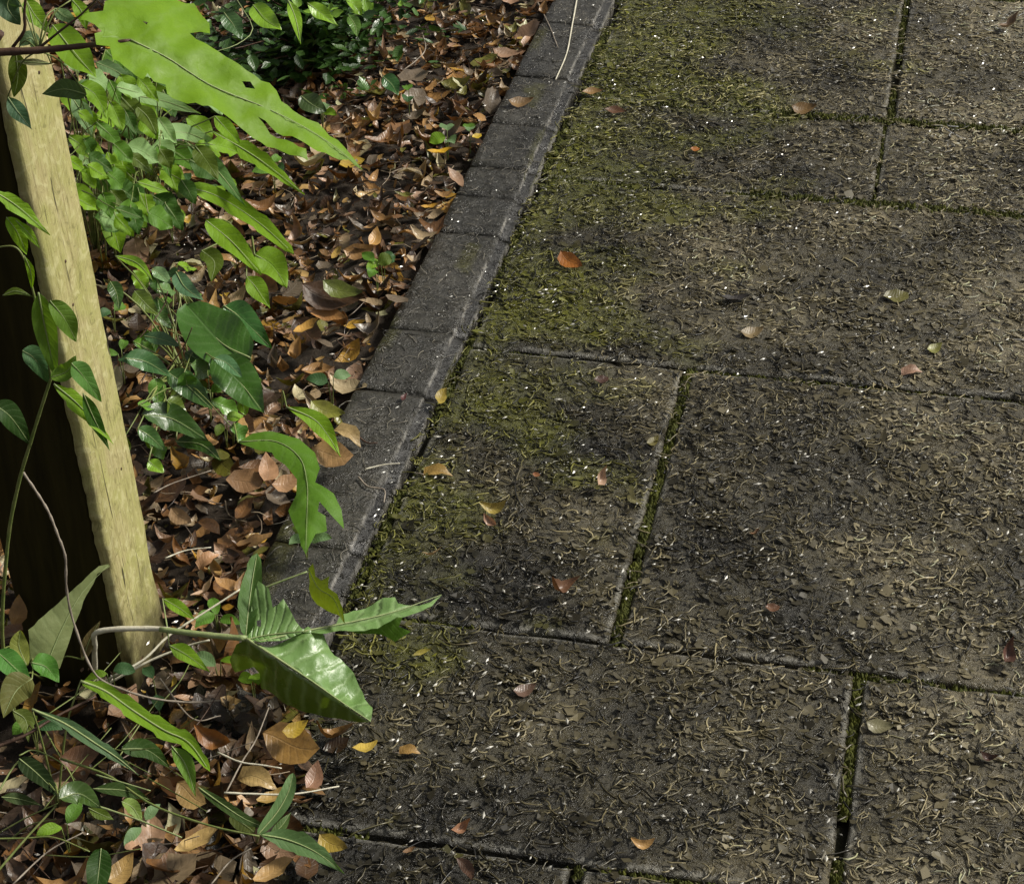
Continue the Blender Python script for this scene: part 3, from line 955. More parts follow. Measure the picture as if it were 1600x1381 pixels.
fallen(940, 594, 22, 20, (0.085, 0.04, 0.03), 'small dark red scrap below the long joint on the shaded slab', 'round')
fallen(820, 1078, 40, 15, (0.13, 0.075, 0.05), 'faded brown leaf pressed on the near slab below the joint', 'ovate', 0.003, 0.05)
fallen(1180, 833, 24, 30, (0.22, 0.12, 0.06), 'small orange brown scrap on the wide right slab', 'twist')
fallen(1545, 1186, 30, -30, (0.07, 0.035, 0.028), 'small dark red leaf on the right slab below the mossy joint', 'curl')
fallen(1207, 950, 22, 10, BRN, 'small brown scrap on the right slab above the long near joint', 'round')
fallen(1150, 470, 46, -5, (0.035, 0.03, 0.028), 'blackish rotted leaf flattened on the far right slab', 'oval', 0.003, 0.05)
fallen(1175, 520, 40, 8, (0.22, 0.16, 0.075), 'faded buff leaf pressed flat above the long joint', 'ovate', 0.003, 0.08)
fallen(1400, 465, 40, 20, (0.13, 0.12, 0.03), 'dull olive leaf pressed on the far right slab', 'round', 0.003, 0.08)
fallen(1460, 545, 30, 20, (0.22, 0.22, 0.045), 'yellow green leaf scrap above the long joint at right', 'ovate', 0.004, 0.2)
fallen(1020, 690, 26, 30, (0.16, 0.14, 0.03), 'small olive scrap beside the short mossy joint', 'ovate', 0.004, 0.2)
fallen(660, 1022, 34, 20, (0.42, 0.36, 0.07), 'thin yellow curl of leaf right of the weed tip', 'lance', 0.006, 0.3, wide=0.5)
fallen(1375, 1135, 44, -20, (0.20, 0.185, 0.10), 'pale olive leaf lying right of the near mossy joint', 'ovate', 0.004, 0.15)
# on the kerb
fallen(814, 161, 40, 0, (0.24, 0.145, 0.06), 'brown spotted leaf lying on the top of the kerb', 'ovate', 0.016, 0.1)
fallen(545, 682, 52, -25, (0.50, 0.36, 0.16), 'pale tan leaf with dark holes on the kerb left edge', 'toothed', 0.026, 0.25, 1.0)
fallen(632, 622, 20, 70, (0.09, 0.02, 0.018), 'tiny dark red scrap on the middle of the kerb', 'lance', 0.016)
# in the litter
fallen(688, 241, 40, 0, (0.72, 0.43, 0.02), 'bright yellow leaf beside the kerb, brightest in the far litter', 'oval', 0.045, 0.1)
fallen(745, 214, 16, 40, (0.62, 0.43, 0.03), 'tiny round yellow leaf at the kerb edge', 'round', 0.035)
fallen(672, 326, 28, 0, (0.55, 0.30, 0.03), 'golden leaf beside the kerb below the bright yellow leaf', 'oval', 0.04)
fallen(480, 517, 46, 25, (0.58, 0.33, 0.07), 'golden oval leaf on the litter right of the ivy', 'oval', 0.055, 0.3)
fallen(515, 500, 60, -15, (0.42, 0.21, 0.07), 'orange brown leaf next to the golden oval leaf', 'lance', 0.045, 0.3)
fallen(520, 470, 100, -18, (0.085, 0.042, 0.018), 'large chocolate brown leaf with an olive edge above the golden leaf', 'ovate', 0.06, 0.3, 0.5, 0.9)
fallen(535, 458, 66, -25, (0.12, 0.15, 0.02), 'olive green fading leaf resting on the chocolate brown leaf', 'ovate', 0.075, 0.3, 0.5, 0.8)
fallen(417, 738, 56, 80, (0.50, 0.28, 0.15), 'peach coloured upright leaf under the lobed green weed', 'ovate', 0.045, 0.4)
fallen(385, 756, 60, 10, (0.32, 0.18, 0.085), 'round tan leaf left of the peach coloured leaf', 'round', 0.035, 0.3, stalk=0.4)
fallen(450, 756, 52, 15, (0.44, 0.25, 0.13), 'light brown leaf half under the lobed green weed', 'ovate', 0.04, 0.3)
fallen(326, 877, 40, 50, (0.55, 0.31, 0.16), 'peach leaf right of the pale post face', 'toothed', 0.05, 0.4)
fallen(285, 812, 44, -50, (0.42, 0.27, 0.14), 'pale folded leaf against the right side of the post', 'ovate', 0.045, 0.5)
fallen(320, 925, 50, 40, (0.52, 0.36, 0.24), 'pale pink leaf above the white weed stem', 'twist', 0.05, 0.3)
fallen(520, 715, 66, -5, (0.42, 0.25, 0.11), 'tan leaf with rolled rim beside the kerb under the lime leaf', 'round', 0.035, 0.3)
fallen(585, 375, 36, 60, (0.50, 0.28, 0.08), 'orange tan leaf upright in the litter near the kerb', 'ovate', 0.045, 0.5)
fallen(527, 400, 28, 50, (0.50, 0.33, 0.08), 'small golden leaf left of the upright orange leaf', 'oval', 0.05, 0.4)
fallen(310, 1322, 80, 28, (0.55, 0.38, 0.14), 'large pale yellow leaf with black holes at the bottom left', 'oval', 0.06, 0.2, 0.5, 0.85)
fallen(456, 1168, 92, -10, (0.30, 0.17, 0.045), 'large curled brown leaf below the foreground weed blade', 'round', 0.06, 0.35, 0.0, 1.0)
fallen(462, 1140, 44, 15, (0.42, 0.29, 0.03), 'mustard yellow leaf lying on the large curled brown leaf', 'ovate', 0.085, 0.3)
fallen(340, 1165, 70, -40, (0.28, 0.12, 0.035), 'rusty orange leaf right of the lime wavy leaf', 'curl', 0.06, 0.4)
fallen(402, 1222, 66, -10, (0.42, 0.29, 0.11), 'pale spotted leaf with holes above the lower weed', 'toothed', 0.06, 0.3)
fallen(490, 1216, 50, 60, (0.32, 0.17, 0.10), 'pinkish brown leaf pair right of the lower weed', 'ovate', 0.05, 0.4)
fallen(522, 1320, 52, -40, (0.42, 0.30, 0.05), 'mustard leaf behind the tip of the lower weed', 'ovate', 0.045, 0.3)
fallen(432, 1250, 60, 10, (0.38, 0.25, 0.075), 'tan leaf under the upright blade of the lower weed', 'oval', 0.05, 0.2)
fallen(430, 1368, 70, 20, (0.42, 0.26, 0.10), 'buff leaf at the bottom edge below the lower weed', 'oval', 0.05, 0.3)
fallen(190, 1362, 60, 40, (0.44, 0.28, 0.09), 'tan leaf at the bottom edge beside the dark green blade', 'ovate', 0.05, 0.4)
fallen(300, 1245, 60, -30, (0.40, 0.26, 0.10), 'buff leaf under the lime wavy leaf tip', 'round', 0.05, 0.3)
fallen(130, 1185, 70, 5, (0.14, 0.065, 0.03), 'dark chestnut leaf at lower left under the grey green blade', 'ovate', 0.06, 0.4)
fallen(28, 960, 50, 70, (0.30, 0.16, 0.045), 'orange brown pointed leaf left of the pale triangular leaf', 'ovate', 0.08, 0.6)
fallen(7, 772, 40, 80, (0.52, 0.37, 0.09), 'yellow leaf at the left edge behind the post', 'oval', 0.06, 0.5)

# ================================================================== PLANTS
LIME, LIME2, MINT, MID, DEEP, IVY, OLIVEG, GREY = (0.21, 0.38, 0.018), (0.20, 0.36, 0.02), (0.32, 0.50, 0.20), (0.12, 0.26, 0.03), (0.036, 0.085, 0.010), (0.048, 0.125, 0.014), (0.10, 0.15, 0.015), (0.19, 0.31, 0.14)

def plant(name, label, root, cat='weed', group=None):
    e = empty(name, root)
    tag(e, label, cat, group)
    return e
def Z(pts, z0, z1=None):
    """photo pixels -> places, height running from z0 to z1"""
    n = len(pts)
    z1 = z0 if z1 is None else z1
    return [W(p[0], p[1], z0 + (z1 - z0) * i / max(1, n - 1)) for i, p in enumerate(pts)]
def Yp(pts, y0, y1=None):
    n = len(pts)
    y1 = y0 if y1 is None else y1
    return [WY(p[0], p[1], y0 + (y1 - y0) * i / max(1, n - 1)) for i, p in enumerate(pts)]
def stem_to(pl, root, tip, r=0.0012, mat='stem', sag=0.15, name='stem'):
    root, tip = Vector(root), Vector(tip)
    d = tip - root
    mid = root + d * 0.5 + Vector((0, 0, 1)) * d.length * sag
    return tube(name, [root, mid, tip], r * 1.3, r * 0.8, M[mat], pl, 9, 6)

# ---- overhanging branch with the big lime leaf (nearer the camera than the post)
br_root = Vector((-1.55, 1.62, -0.03))
br = plant('overhanging_branch', 'brown twig with a large ragged lime green leaf hanging over the litter, top left', br_root, 'branch')
YB = 1.60
tw0 = Yp([(-90, 100), (-20, 84), (60, 79), (130, 72), (205, 64)], YB - 0.02, YB)
tube('twig', [br_root, br_root + Vector((0.06, 0.0, 0.45)), tw0[0]] + tw0[1:], 0.006, 0.0017, M['twig'], br, 40, 8)
tube('twig', Yp([(58, 78), (95, 48), (128, 22), (170, -20)], YB), 0.0014, 0.0007, M['twig'], br, 10, 6)
tube('twig', Yp([(20, 74), (38, 48), (38, 20), (42, -20)], YB), 0.0018, 0.0011, M['twig'], br, 10, 6)
bigA = [(125, 22), (140, 12), (165, 9), (172, -14), (245, -30), (316, -18), (322, 10), (334, 25), (331, 48), (300, 46), (306, 62), (332, 80), (352, 92), (382, 115), (420, 132), (440, 158), (470, 175), (500, 188), (530, 215), (550, 240), (566, 268), (545, 250), (507, 241), (485, 235), (455, 215), (425, 197), (402, 184), (425, 205), (455, 228), (472, 242), (477, 257), (450, 246), (420, 225), (397, 212), (375, 195), (340, 176), (313, 171), (282, 158), (262, 145), (258, 134), (240, 128), (227, 121), (221, 130), (203, 112), (176, 93), (172, 72), (153, 65), (150, 48), (162, 44), (138, 28)]
pl3 = (WY(200, 60, YB), WY(400, -40, YB + 0.16), WY(500, 230, YB + 0.02))
poly_leaf(br, bigA, pl3, [(203, 63), (262, 92), (330, 135), (420, 172), (500, 215), (562, 262)], LIME, mat='lime', bulge=0.35, fold=0.10, wav=0.010, ribr=0.0008, step=11,
          holes=([(378, 128), (390, 130), (399, 139), (384, 137)], [(222, 34), (230, 38), (228, 41)]), label='large ragged translucent lime green leaf with a torn lower lobe')
for P, hw, c, pr in [([(40, 0), (55, 25), (78, 52)], 16, LIME2, 'ovate'), ([(20, -12), (12, 12), (32, 40)], 22, (0.06, 0.12, 0.06), 'ovate'), ([(86, 14), (100, 25), (118, 36)], 11, GREY, 'oval'),
                     ([(25, 82), (28, 120), (22, 152)], 15, OLIVEG, 'ovate'), ([(12, 152), (28, 175), (50, 203)], 14, (0.07, 0.15, 0.08), 'lance'), ([(135, 148), (100, 140), (66, 148)], 17, (0.075, 0.12, 0.05), 'ovate'),
                     ([(62, 80), (48, 60), (30, 72)], 12, (0.14, 0.22, 0.12), 'oval'), ([(80, 100), (50, 98), (20, 96)], 6, (0.16, 0.16, 0.08), 'lance'), ([(112, 0), (128, 20), (135, 48)], 12, LIME2, 'lance')]:
    pp = Yp(P, YB + 0.03, YB + 0.02)
    leaf(br, pp, hw, c, pr, fold=0.2)
    tube('petiole', [Yp([(60, 79)], YB)[0], (Yp([(60, 79)], YB)[0] + pp[0]) / 2 + Vector((0, 0, 0.01)), pp[0]], 0.0009, 0.0006, M['stem'], br, 7, 5)

# ---- leafy growth between the post and the shrub
def clump(name, label, root, leaves, r=0.0013, cat='weed', mat='green', sm='stem'):
    pl = plant(name, label, root, cat)
    for (P, z0, z1, hw, c, pr, kw) in leaves:
        pp = Z(P, z0, z1)
        leaf(pl, pp, hw, c, pr, mat, **kw)
        stem_to(pl, root, pp[0], r, sm)
    return pl
g0 = W(215, 330, -0.02)
clump('leafy_weed', 'pale mint and lime leaves of a weed growing behind the post', g0, [
    ([(195, 148), (250, 157), (314, 178)], 0.20, 0.17, 13, MINT, 'lance', dict(fold=0.15, label='long pale mint leaf under the big lime leaf')),
    ([(244, 213), (290, 208), (348, 232)], 0.17, 0.14, 15, MINT, 'ovate', dict(fold=0.15)),
    ([(290, 222), (335, 262), (385, 324)], 0.15, 0.10, 15, (0.14, 0.28, 0.08), 'lance', dict(fold=0.2)),
    ([(330, 205), (400, 246), (476, 304)], 0.16, 0.10, 17, LIME, 'lance', dict(teeth=5, tdepth=0.3)),
    ([(272, 290), (335, 305), (400, 345), (459, 396)], 0.12, 0.06, 18, LIME, 'strap', dict(teeth=4, tdepth=0.25)),
    ([(336, 182), (352, 200), (375, 225)], 0.19, 0.16, 13, LIME, 'oval', {}),
    ([(150, 98), (182, 112), (218, 136)], 0.24, 0.22, 13, GREY, 'ovate', dict(teeth=4)),
    ([(255, 228), (285, 245), (312, 268)], 0.10, 0.08, 22, MID, 'ovate', {}),
], cat='weed')
g1 = W(150, 400, -0.02)
clump('leafy_weed', 'small leaved weed hugging the right edge of the pale post face', g1, [
    ([(82, 40), (118, 85), (150, 122)], 0.40, 0.36, 26, LIME2, 'ovate', {}),
    ([(125, 132), (150, 150), (166, 184)], 0.34, 0.30, 17, LIME2, 'ovate', {}),
    ([(112, 152), (130, 180), (145, 216)], 0.30, 0.26, 15, GREY, 'lance', {}),
    ([(120, 213), (140, 225), (164, 242)], 0.25, 0.23, 11, LIME, 'lance', {}),
    ([(146, 240), (160, 252), (171, 270)], 0.22, 0.2, 11, (0.20, 0.32, 0.24), 'oval', {}),
    ([(132, 258), (165, 285), (205, 325)], 0.20, 0.14, 18, MID, 'lance', {}),
    ([(106, 300), (130, 305), (157, 332)], 0.20, 0.18, 15, LIME, 'ovate', {}),
    ([(176, 240), (190, 255), (217, 276)], 0.2, 0.18, 13, LIME2, 'lance', {}),
    ([(170, 125), (180, 145), (188, 166)], 0.3, 0.28, 10, MID, 'lance', {}),
    ([(215, 168), (232, 185), (245, 212)], 0.26, 0.24, 14, OLIVEG, 'ovate', {}),
    ([(196, 270), (205, 295), (204, 345)], 0.12, 0.08, 7, LIME2, 'strap', {}),
    ([(205, 325), (235, 340), (265, 352)], 0.09, 0.07, 12, MID, 'ovate', {}),
])
def fill(pl, root, n, box, zr, hwr, lens, cols, ang=(15, 75), mat='green', r=0.0009, seed=1):
    rs = random.Random(seed)
    for _ in range(n):
        x = rs.uniform(box[0], box[2]); y = rs.uniform(box[1], box[3]); z = rs.uniform(*zr)
        a = R(rs.uniform(*ang)); Lp = rs.uniform(*lens)
        P = [(x, y), (x + math.cos(a) * Lp * 0.5, y + math.sin(a) * Lp * 0.45), (x + math.cos(a) * Lp, y + math.sin(a) * Lp)]
        pp = Z(P, z, z - 0.03)
        leaf(pl, pp, rs.uniform(*hwr), rs.choice(cols), rs.choice(['ovate', 'ovate', 'lance', 'oval']), mat, teeth=rs.choice([0, 0, 3]), fold=rs.uniform(0.1, 0.4), wave=0.2, n=12, m=6)
        rb = Vector(root) + Vector((rs.uniform(-0.06, 0.06), rs.uniform(-0.06, 0.06), 0))
        rb.z = max(root.z, 0.0) if False else root.z
        stem_to(pl, rb, pp[0], r)
things_ = [o for o in COL.objects if o.name.startswith('leafy_weed')]
fill(things_[0], g0, 52, (165, 100, 330, 340), (0.08, 0.26), (11, 21), (34, 66), [LIME, LIME2, MINT, MID, OLIVEG, LIME2, (0.06, 0.14, 0.02), IVY], seed=3)
fill(things_[1], g1, 44, (95, 60, 200, 350), (0.18, 0.38), (10, 20), (30, 58), [LIME, LIME2, MINT, MID, (0.06, 0.14, 0.02), LIME, OLIVEG], seed=4)
# ---- lime sprig over the litter
clump('lime_sprig', 'sprig of lime green leaves lying on the litter above the ivy', W(395, 400, 0.0), [
    ([(322, 345), (362, 378), (408, 428)], 0.13, 0.09, 20, LIME, 'ovate', {}),
    ([(398, 398), (425, 415), (448, 448)], 0.10, 0.07, 26, LIME2, 'ovate', {}),
    ([(385, 432), (402, 452), (422, 482)], 0.09, 0.06, 17, LIME2, 'lance', {}),
    ([(315, 392), (335, 410), (330, 440)], 0.06, 0.05, 16, OLIVEG, 'ovate', {}),
])
# ---- ivy
ivr = W(300, 610, -0.02)
clump('ivy_plant', 'glossy deep green ivy growing right of the post', ivr, [
    ([(392, 560), (345, 535), (292, 478)], 0.10, 0.12, 46, IVY, 'round', dict(fold=0.25, label='broad glossy deep green ivy leaf, largest of the ivy')),
    ([(350, 478), (380, 500), (425, 545)], 0.13, 0.10, 24, (0.05, 0.15, 0.03), 'ovate', dict(fold=0.3)),
    ([(335, 562), (375, 598), (412, 645)], 0.11, 0.07, 34, IVY, 'ovate', dict(fold=0.25)),
    ([(335, 560), (355, 568), (378, 590)], 0.125, 0.11, 12, (0.10, 0.22, 0.09), 'oval', {}),
    ([(196, 560), (230, 566), (268, 590)], 0.12, 0.10, 18, (0.06, 0.15, 0.045), 'ovate', {}),
    ([(262, 582), (295, 605), (332, 640)], 0.10, 0.07, 21, (0.04, 0.10, 0.018), 'ovate', {}),
    ([(222, 648), (270, 655), (325, 688)], 0.09, 0.06, 24, DEEP, 'ovate', {}),
    ([(215, 670), (235, 682), (258, 705)], 0.09, 0.07, 14, (0.06, 0.14, 0.03), 'ovate', {}),
    ([(238, 420), (250, 428), (266, 442)], 0.12, 0.11, 11, GREY, 'oval', {}),
    ([(275, 425), (290, 450), (318, 470)], 0.12, 0.11, 14, (0.08, 0.17, 0.08), 'ovate', {}),
    ([(172, 440), (182, 458), (186, 484)], 0.16, 0.14, 12, DEEP, 'ovate', {}),
    ([(210, 455), (228, 475), (248, 492)], 0.12, 0.1, 14, OLIVEG, 'ovate', {}),
    ([(225, 525), (250, 530), (280, 540)], 0.09, 0.09, 12, (0.07, 0.15, 0.06), 'oval', {}),
    ([(290, 550), (305, 560), (328, 578)], 0.09, 0.08, 14, (0.07, 0.13, 0.05), 'oval', {}),
    ([(232, 720), (240, 727), (256, 738)], 0.07, 0.06, 12, LIME2, 'oval', {}),
    ([(180, 400), (215, 412), (240, 440)], 0.08, 0.07, 9, LIME2, 'lance', {}),
    ([(275, 690), (315, 695), (345, 720)], 0.05, 0.05, 13, DEEP, 'ovate', {}),
], mat='gloss')
fill(COL.objects['ivy_plant'], ivr, 30, (190, 400, 380, 690), (0.05, 0.11), (10, 18), (26, 50), [IVY, (0.075, 0.18, 0.02), MID, OLIVEG, LIME2, (0.11, 0.2, 0.06)], (0, 100), 'gloss', 0.0009, 8)
tube('twig', Z([(195, 552), (225, 520), (255, 480), (262, 455)], 0.06, 0.12), 0.0011, 0.0008, M['twig'], None, 12, 6)
bpy.data.objects[-1] if False else None
for o in [q for q in COL.objects if q.name.startswith('twig') and q.parent is None]:
    tag(o, 'thin brown twig arching left of the glossy ivy', 'twig')
t2 = tube('twig', Z([(215, 640), (250, 590), (285, 545), (300, 512)], 0.04, 0.14), 0.0012, 0.0008, M['twig'], None, 12, 6)
tag(t2, 'dark straight twig rising in front of the ivy', 'twig')

# ---- lobed weed above the kerb end
lw_root = W(365, 700, -0.02)
lw = plant('lobed_weed', 'bright green weed with a lobed leaf drooping over the near kerb', lw_root)
zl = 0.11
lob = [(370, 690), (395, 679), (425, 674), (465, 680), (490, 700), (499, 728), (492, 752), (520, 765), (531, 785), (534, 812), (515, 799), (499, 784), (497, 800), (508, 803), (509, 822), (492, 830), (486, 845), (478, 866), (470, 852), (466, 832), (456, 812), (449, 792), (462, 770), (463, 745), (445, 725), (430, 716), (425, 708), (400, 703)]
poly_leaf(lw, lob, (W(380, 690, zl), W(500, 720, zl), W(475, 850, zl - 0.03)), [(372, 691), (430, 690), (468, 715), (480, 755), (480, 800), (478, 860)], (0.11, 0.24, 0.018), bulge=0.5, fold=0.12, wav=0.008, ribr=0.0007, label='drooping lobed green leaf with jagged lower end')
stem_to(lw, lw_root, W(372, 691, zl), 0.0014)
for P, z0, z1, hw, c, pr in [([(448, 636), (490, 655), (512, 680), (532, 713)], 0.09, 0.05, 16, LIME, 'lance')]:
    pp = Z(P, z0, z1); leaf(lw, pp, hw, c, pr); stem_to(lw, W(440, 640, -0.01), pp[0], 0.001)
kk = fallen(512, 645, 58, -30, (0.26, 0.27, 0.04), 'yellowish olive leaf beside the kerb above the lime blade', 'ovate', 0.045, 0.3, 0.5, 0.95)

# ---- weed climbing on the near dark side of the post
YC = 1.70
cw_root = Vector((WY(4, 1010, YC).x, YC, -0.03))
cw = plant('climbing_weed', 'light green weed climbing in front of the dark post face', cw_root)
tube('stem', [cw_root] + Yp([(4, 1000), (12, 850), (28, 760), (48, 690), (70, 620), (80, 590)], YC), 0.0024, 0.0016, M['stem'], cw, 40, 8)
tube('stem', Yp([(80, 592), (72, 540), (60, 490), (48, 440), (38, 405), (20, 385), (-20, 390)], YC), 0.0016, 0.0008, M['stem'], cw, 30, 7)
for P, hw, c, pr, kw in [
    ([(-15, 296), (30, 325), (78, 368)], 15, LIME, 'lance', dict(teeth=3)), ([(10, 340), (28, 365), (42, 398)], 14, LIME, 'ovate', {}), ([(25, 345), (45, 365), (62, 388)], 8, LIME2, 'lance', {}),
    ([(4, 462), (25, 455), (52, 464)], 6, OLIVEG, 'lance', {}), ([(60, 458), (72, 520), (88, 592)], 19, (0.13, 0.24, 0.03), 'ovate', dict(fold=0.35)),
    ([(78, 470), (102, 500), (120, 535)], 18, (0.12, 0.22, 0.025), 'ovate', {}), ([(35, 548), (55, 562), (76, 598)], 18, (0.07, 0.16, 0.06), 'ovate', dict(label='rounded glossy leaf with a pale sheen')),
    ([(112, 568), (130, 588), (158, 628)], 17, (0.11, 0.25, 0.05), 'ovate', {}), ([(84, 600), (125, 635), (178, 695)], 17, LIME, 'lance', dict(teeth=3, tdepth=0.3)),
    ([(-15, 630), (15, 650), (50, 698)], 20, (0.03, 0.075, 0.012), 'lance', {}), ([(80, 590), (105, 580), (118, 556)], 15, (0.14, 0.25, 0.03), 'ovate', {}), ([(130, 615), (145, 650), (172, 705)], 12, (0.06, 0.15, 0.02), 'lance', {}),
    ([(38, 400), (48, 425), (50, 455)], 6, LIME2, 'lance', {})]:
    leaf(cw, Yp(P, YC - 0.01, YC), hw, c, pr, **kw)

# ---- broad pale leaf at the foot of the post
dk_root = W(70, 1062, -0.02)
dk = plant('dock_weed', 'weed with one broad pale triangular leaf leaning on the dark post foot', dk_root)
poly_leaf(dk, [(48, 985), (80, 955), (120, 915), (140, 895), (154, 884), (170, 881), (172, 885), (152, 896), (146, 912), (130, 940), (116, 980), (102, 1020), (95, 1045), (75, 1040), (50, 1042)],
          (W(60, 1030, 0.10), W(100, 1030, 0.09), WY(150, 890, 1.76)), [(72, 1040), (95, 985), (125, 930), (168, 883)], (0.24, 0.28, 0.115), bulge=0.3, wav=0.006, ribr=0.0007, label='broad pale grey green triangular leaf')
stem_to(dk, dk_root, W(72, 1040, 0.095), 0.0018)
for P, z0, z1, hw, c, pr in [([(50, 1035), (72, 1042), (92, 1066)], 0.11, 0.09, 20, (0.10, 0.26, 0.04), 'ovate'), ([(42, 1040), (30, 1010), (32, 984)], 0.10, 0.13, 15, (0.30, 0.33, 0.07), 'oval'),
                             ([(-5, 1018), (20, 1040), (48, 1066)], 0.12, 0.10, 20, (0.10, 0.28, 0.05), 'ovate'), ([(50, 1060), (25, 1080), (5, 1120)], 0.11, 0.10, 26, (0.14, 0.14, 0.035), 'ovate'),
                             ([(130, 1030), (140, 1000), (156, 970)], 0.06, 0.10, 10, (0.16, 0.12, 0.05), 'ovate'), ([(20, 1110), (40, 1125), (45, 1160)], 0.08, 0.06, 14, (0.13, 0.17, 0.03), 'lance')]:
    pp = Z(P, z0, z1); leaf(dk, pp, hw, c, pr); stem_to(dk, dk_root, pp[0], 0.001)

# ---- foreground weed; pale halves of its folded blades paint the sky sheen
fw_root = W(150, 1075, -0.02)
fw = plant('rosette_weed', 'foreground weed with white stems and pale folded arrow shaped blades reaching over the kerb', fw_root)
zf = 0.13
tube('stem', [fw_root, W(148, 1010, 0.07)] + Z([(156, 986), (240, 982), (300, 989), (380, 996)], 0.10, zf), 0.0034, 0.0028, M['pale'], fw, 34, 8)
s_ = tube('stem', Z([(250, 983), (300, 989), (345, 994), (384, 997)], 0.117, zf + 0.001), 0.0032, 0.0034, M['rib'], fw, 16, 8)
tube('stem', [fw_root] + Z([(175, 1058), (225, 1030), (265, 992), (330, 950), (376, 920)], 0.04, 0.09), 0.0017, 0.0011, M['pale'], fw, 26, 7)
tube('stem', [fw_root] + Z([(172, 1066), (230, 1034), (290, 1010), (327, 1000)], 0.03, 0.07), 0.0018, 0.0012, M['pale'], fw, 20, 7)
tube('stem', Z([(410, 920), (440, 908), (480, 893)], 0.12, 0.14), 0.0016, 0.0010, M['rib'], fw, 10, 7)
leaf(fw, Z([(384, 995), (388, 955), (394, 910), (402, 864)], zf, zf + 0.05), 21, (0.085, 0.17, 0.04), 'strap', fold=0.55, teeth=2, tdepth=0.2, label='upright narrow green blade of the fork')
cp = (W(380, 997, zf), W(640, 945, zf + 0.01), W(470, 960, zf + 0.008))
poly_leaf(fw, [(384, 1000), (388, 975), (397, 955), (408, 938), (424, 945), (428, 962), (445, 952), (462, 972), (478, 985), (455, 994), (410, 1008)], cp, [(384, 1000), (420, 992), (478, 986)], (0.165, 0.285, 0.085), mat='blade', bulge=-0.4, wav=0.012, ribr=0.001,
          holes=([(402, 975), (409, 973), (408, 981), (402, 981)],), label='pale mint crumpled blade base with a small hole')
poly_leaf(fw, [(470, 988), (524, 978), (533, 960), (552, 948), (590, 936), (617, 932), (622, 944), (655, 948), (690, 930), (660, 954), (630, 964), (590, 975), (540, 984), (500, 990)], (W(400, 1003, zf), W(640, 948, zf - 0.01), W(560, 930, zf - 0.012)),
          [(400, 1004), (480, 986), (560, 970), (620, 955), (690, 930)], (0.165, 0.285, 0.085), mat='blade', bulge=0.2, wav=0.014, ribr=0.0014, label='pale upper half of the blade pointing over the paving')
poly_leaf(fw, [(540, 984), (590, 975), (630, 962), (622, 978), (641, 985), (628, 993), (618, 1003), (598, 992), (560, 990)], (W(540, 980, zf - 0.005), W(630, 960, zf - 0.025), W(600, 1000, zf - 0.05)),
          [(540, 982), (590, 974), (630, 962)], (0.10, 0.21, 0.025), wav=0.006, ribr=0.0)
poly_leaf(fw, [(386, 1000), (415, 1010), (452, 1005), (472, 1000), (497, 1008), (520, 1030), (545, 1048), (568, 1078), (581, 1108), (579, 1128), (548, 1108), (510, 1080), (470, 1055), (430, 1028)], (W(384, 998, zf + 0.002), W(578, 1126, 0.075), W(540, 1040, 0.090)),
          [(384, 998), (430, 1027), (480, 1060), (530, 1095), (578, 1127)], (0.165, 0.285, 0.085), mat='blade', bulge=-0.3, wav=0.020, ribr=0.0018, holes=([(515, 1078), (523, 1076), (528, 1084), (519, 1085)],), label='pale folded upper half of the broad lower blade')
poly_leaf(fw, [(384, 999), (430, 1029), (470, 1056), (510, 1081), (548, 1109), (578, 1128), (540, 1126), (490, 1113), (440, 1096), (402, 1082), (397, 1062), (385, 1054), (362, 1056), (357, 1032), (368, 1008)], (W(384, 999, zf), W(578, 1127, 0.073), W(420, 1090, 0.050)),
          [(384, 999), (430, 1028), (480, 1061), (530, 1096), (578, 1128)], (0.11, 0.17, 0.022), mat='blade', bulge=0.2, wav=0.012, ribr=0.0, label='dark olive green lower half of the broad lower blade')
poly_leaf(fw, [(480, 890), (488, 880), (492, 900), (500, 907), (510, 900), (513, 918), (526, 928), (534, 950), (538, 974), (524, 962), (500, 956), (486, 945), (482, 920)], (W(484, 890, 0.15), W(536, 970, 0.14), W(490, 945, 0.12)),
          [(482, 888), (498, 918), (522, 935), (537, 972)], (0.15, 0.20, 0.02), wav=0.008, bulge=0.4, ribr=0.0006)
for P, z0, z1, hw, c, pr in [([(254, 935), (280, 950), (305, 968)], 0.09, 0.08, 11, LIME2, 'lance'), ([(264, 1008), (290, 1022), (328, 1050)], 0.08, 0.06, 14, LIME2, 'lance')]:
    pp = Z(P, z0, z1); leaf(fw, pp, hw, c, pr); stem_to(fw, W(262, 985, 0.10), pp[0], 0.0008, 'rib', 0.0)

# ---- creeping weed in the dark corner
lc_root = W(90, 1260, -0.02)
lc = plant('creeping_weed', 'tangled weed with a wavy lime blade in the dark lower left corner', lc_root)
leaf(lc, Z([(126, 1064), (165, 1080), (205, 1108), (255, 1140), (295, 1160), (328, 1205)], 0.13, 0.09), 17, LIME2, 'strap', teeth=5, tdepth=0.35, n=30, label='long wavy lime green blade')
leaf(lc, Z([(268, 1165), (290, 1195), (306, 1245)], 0.095, 0.07), 14, (0.14, 0.27, 0.03), 'lance')
leaf(lc, Z([(50, 1108), (100, 1130), (150, 1162), (185, 1185), (218, 1212)], 0.13, 0.08), 12, (0.10, 0.18, 0.08), 'lance', n=24, teeth=3, label='narrow grey green blade')
leaf(lc, Z([(190, 1170), (230, 1172), (265, 1198)], 0.07, 0.05), 16, DEEP, 'ovate')
leaf(lc, Z([(92, 1248), (125, 1240), (158, 1262)], 0.11, 0.10), 20, (0.05, 0.095, 0.015), 'ovate', mat='gloss')
leaf(lc, Z([(145, 1232), (195, 1235), (236, 1250)], 0.09, 0.08), 12, (0.045, 0.085, 0.016), 'lance')
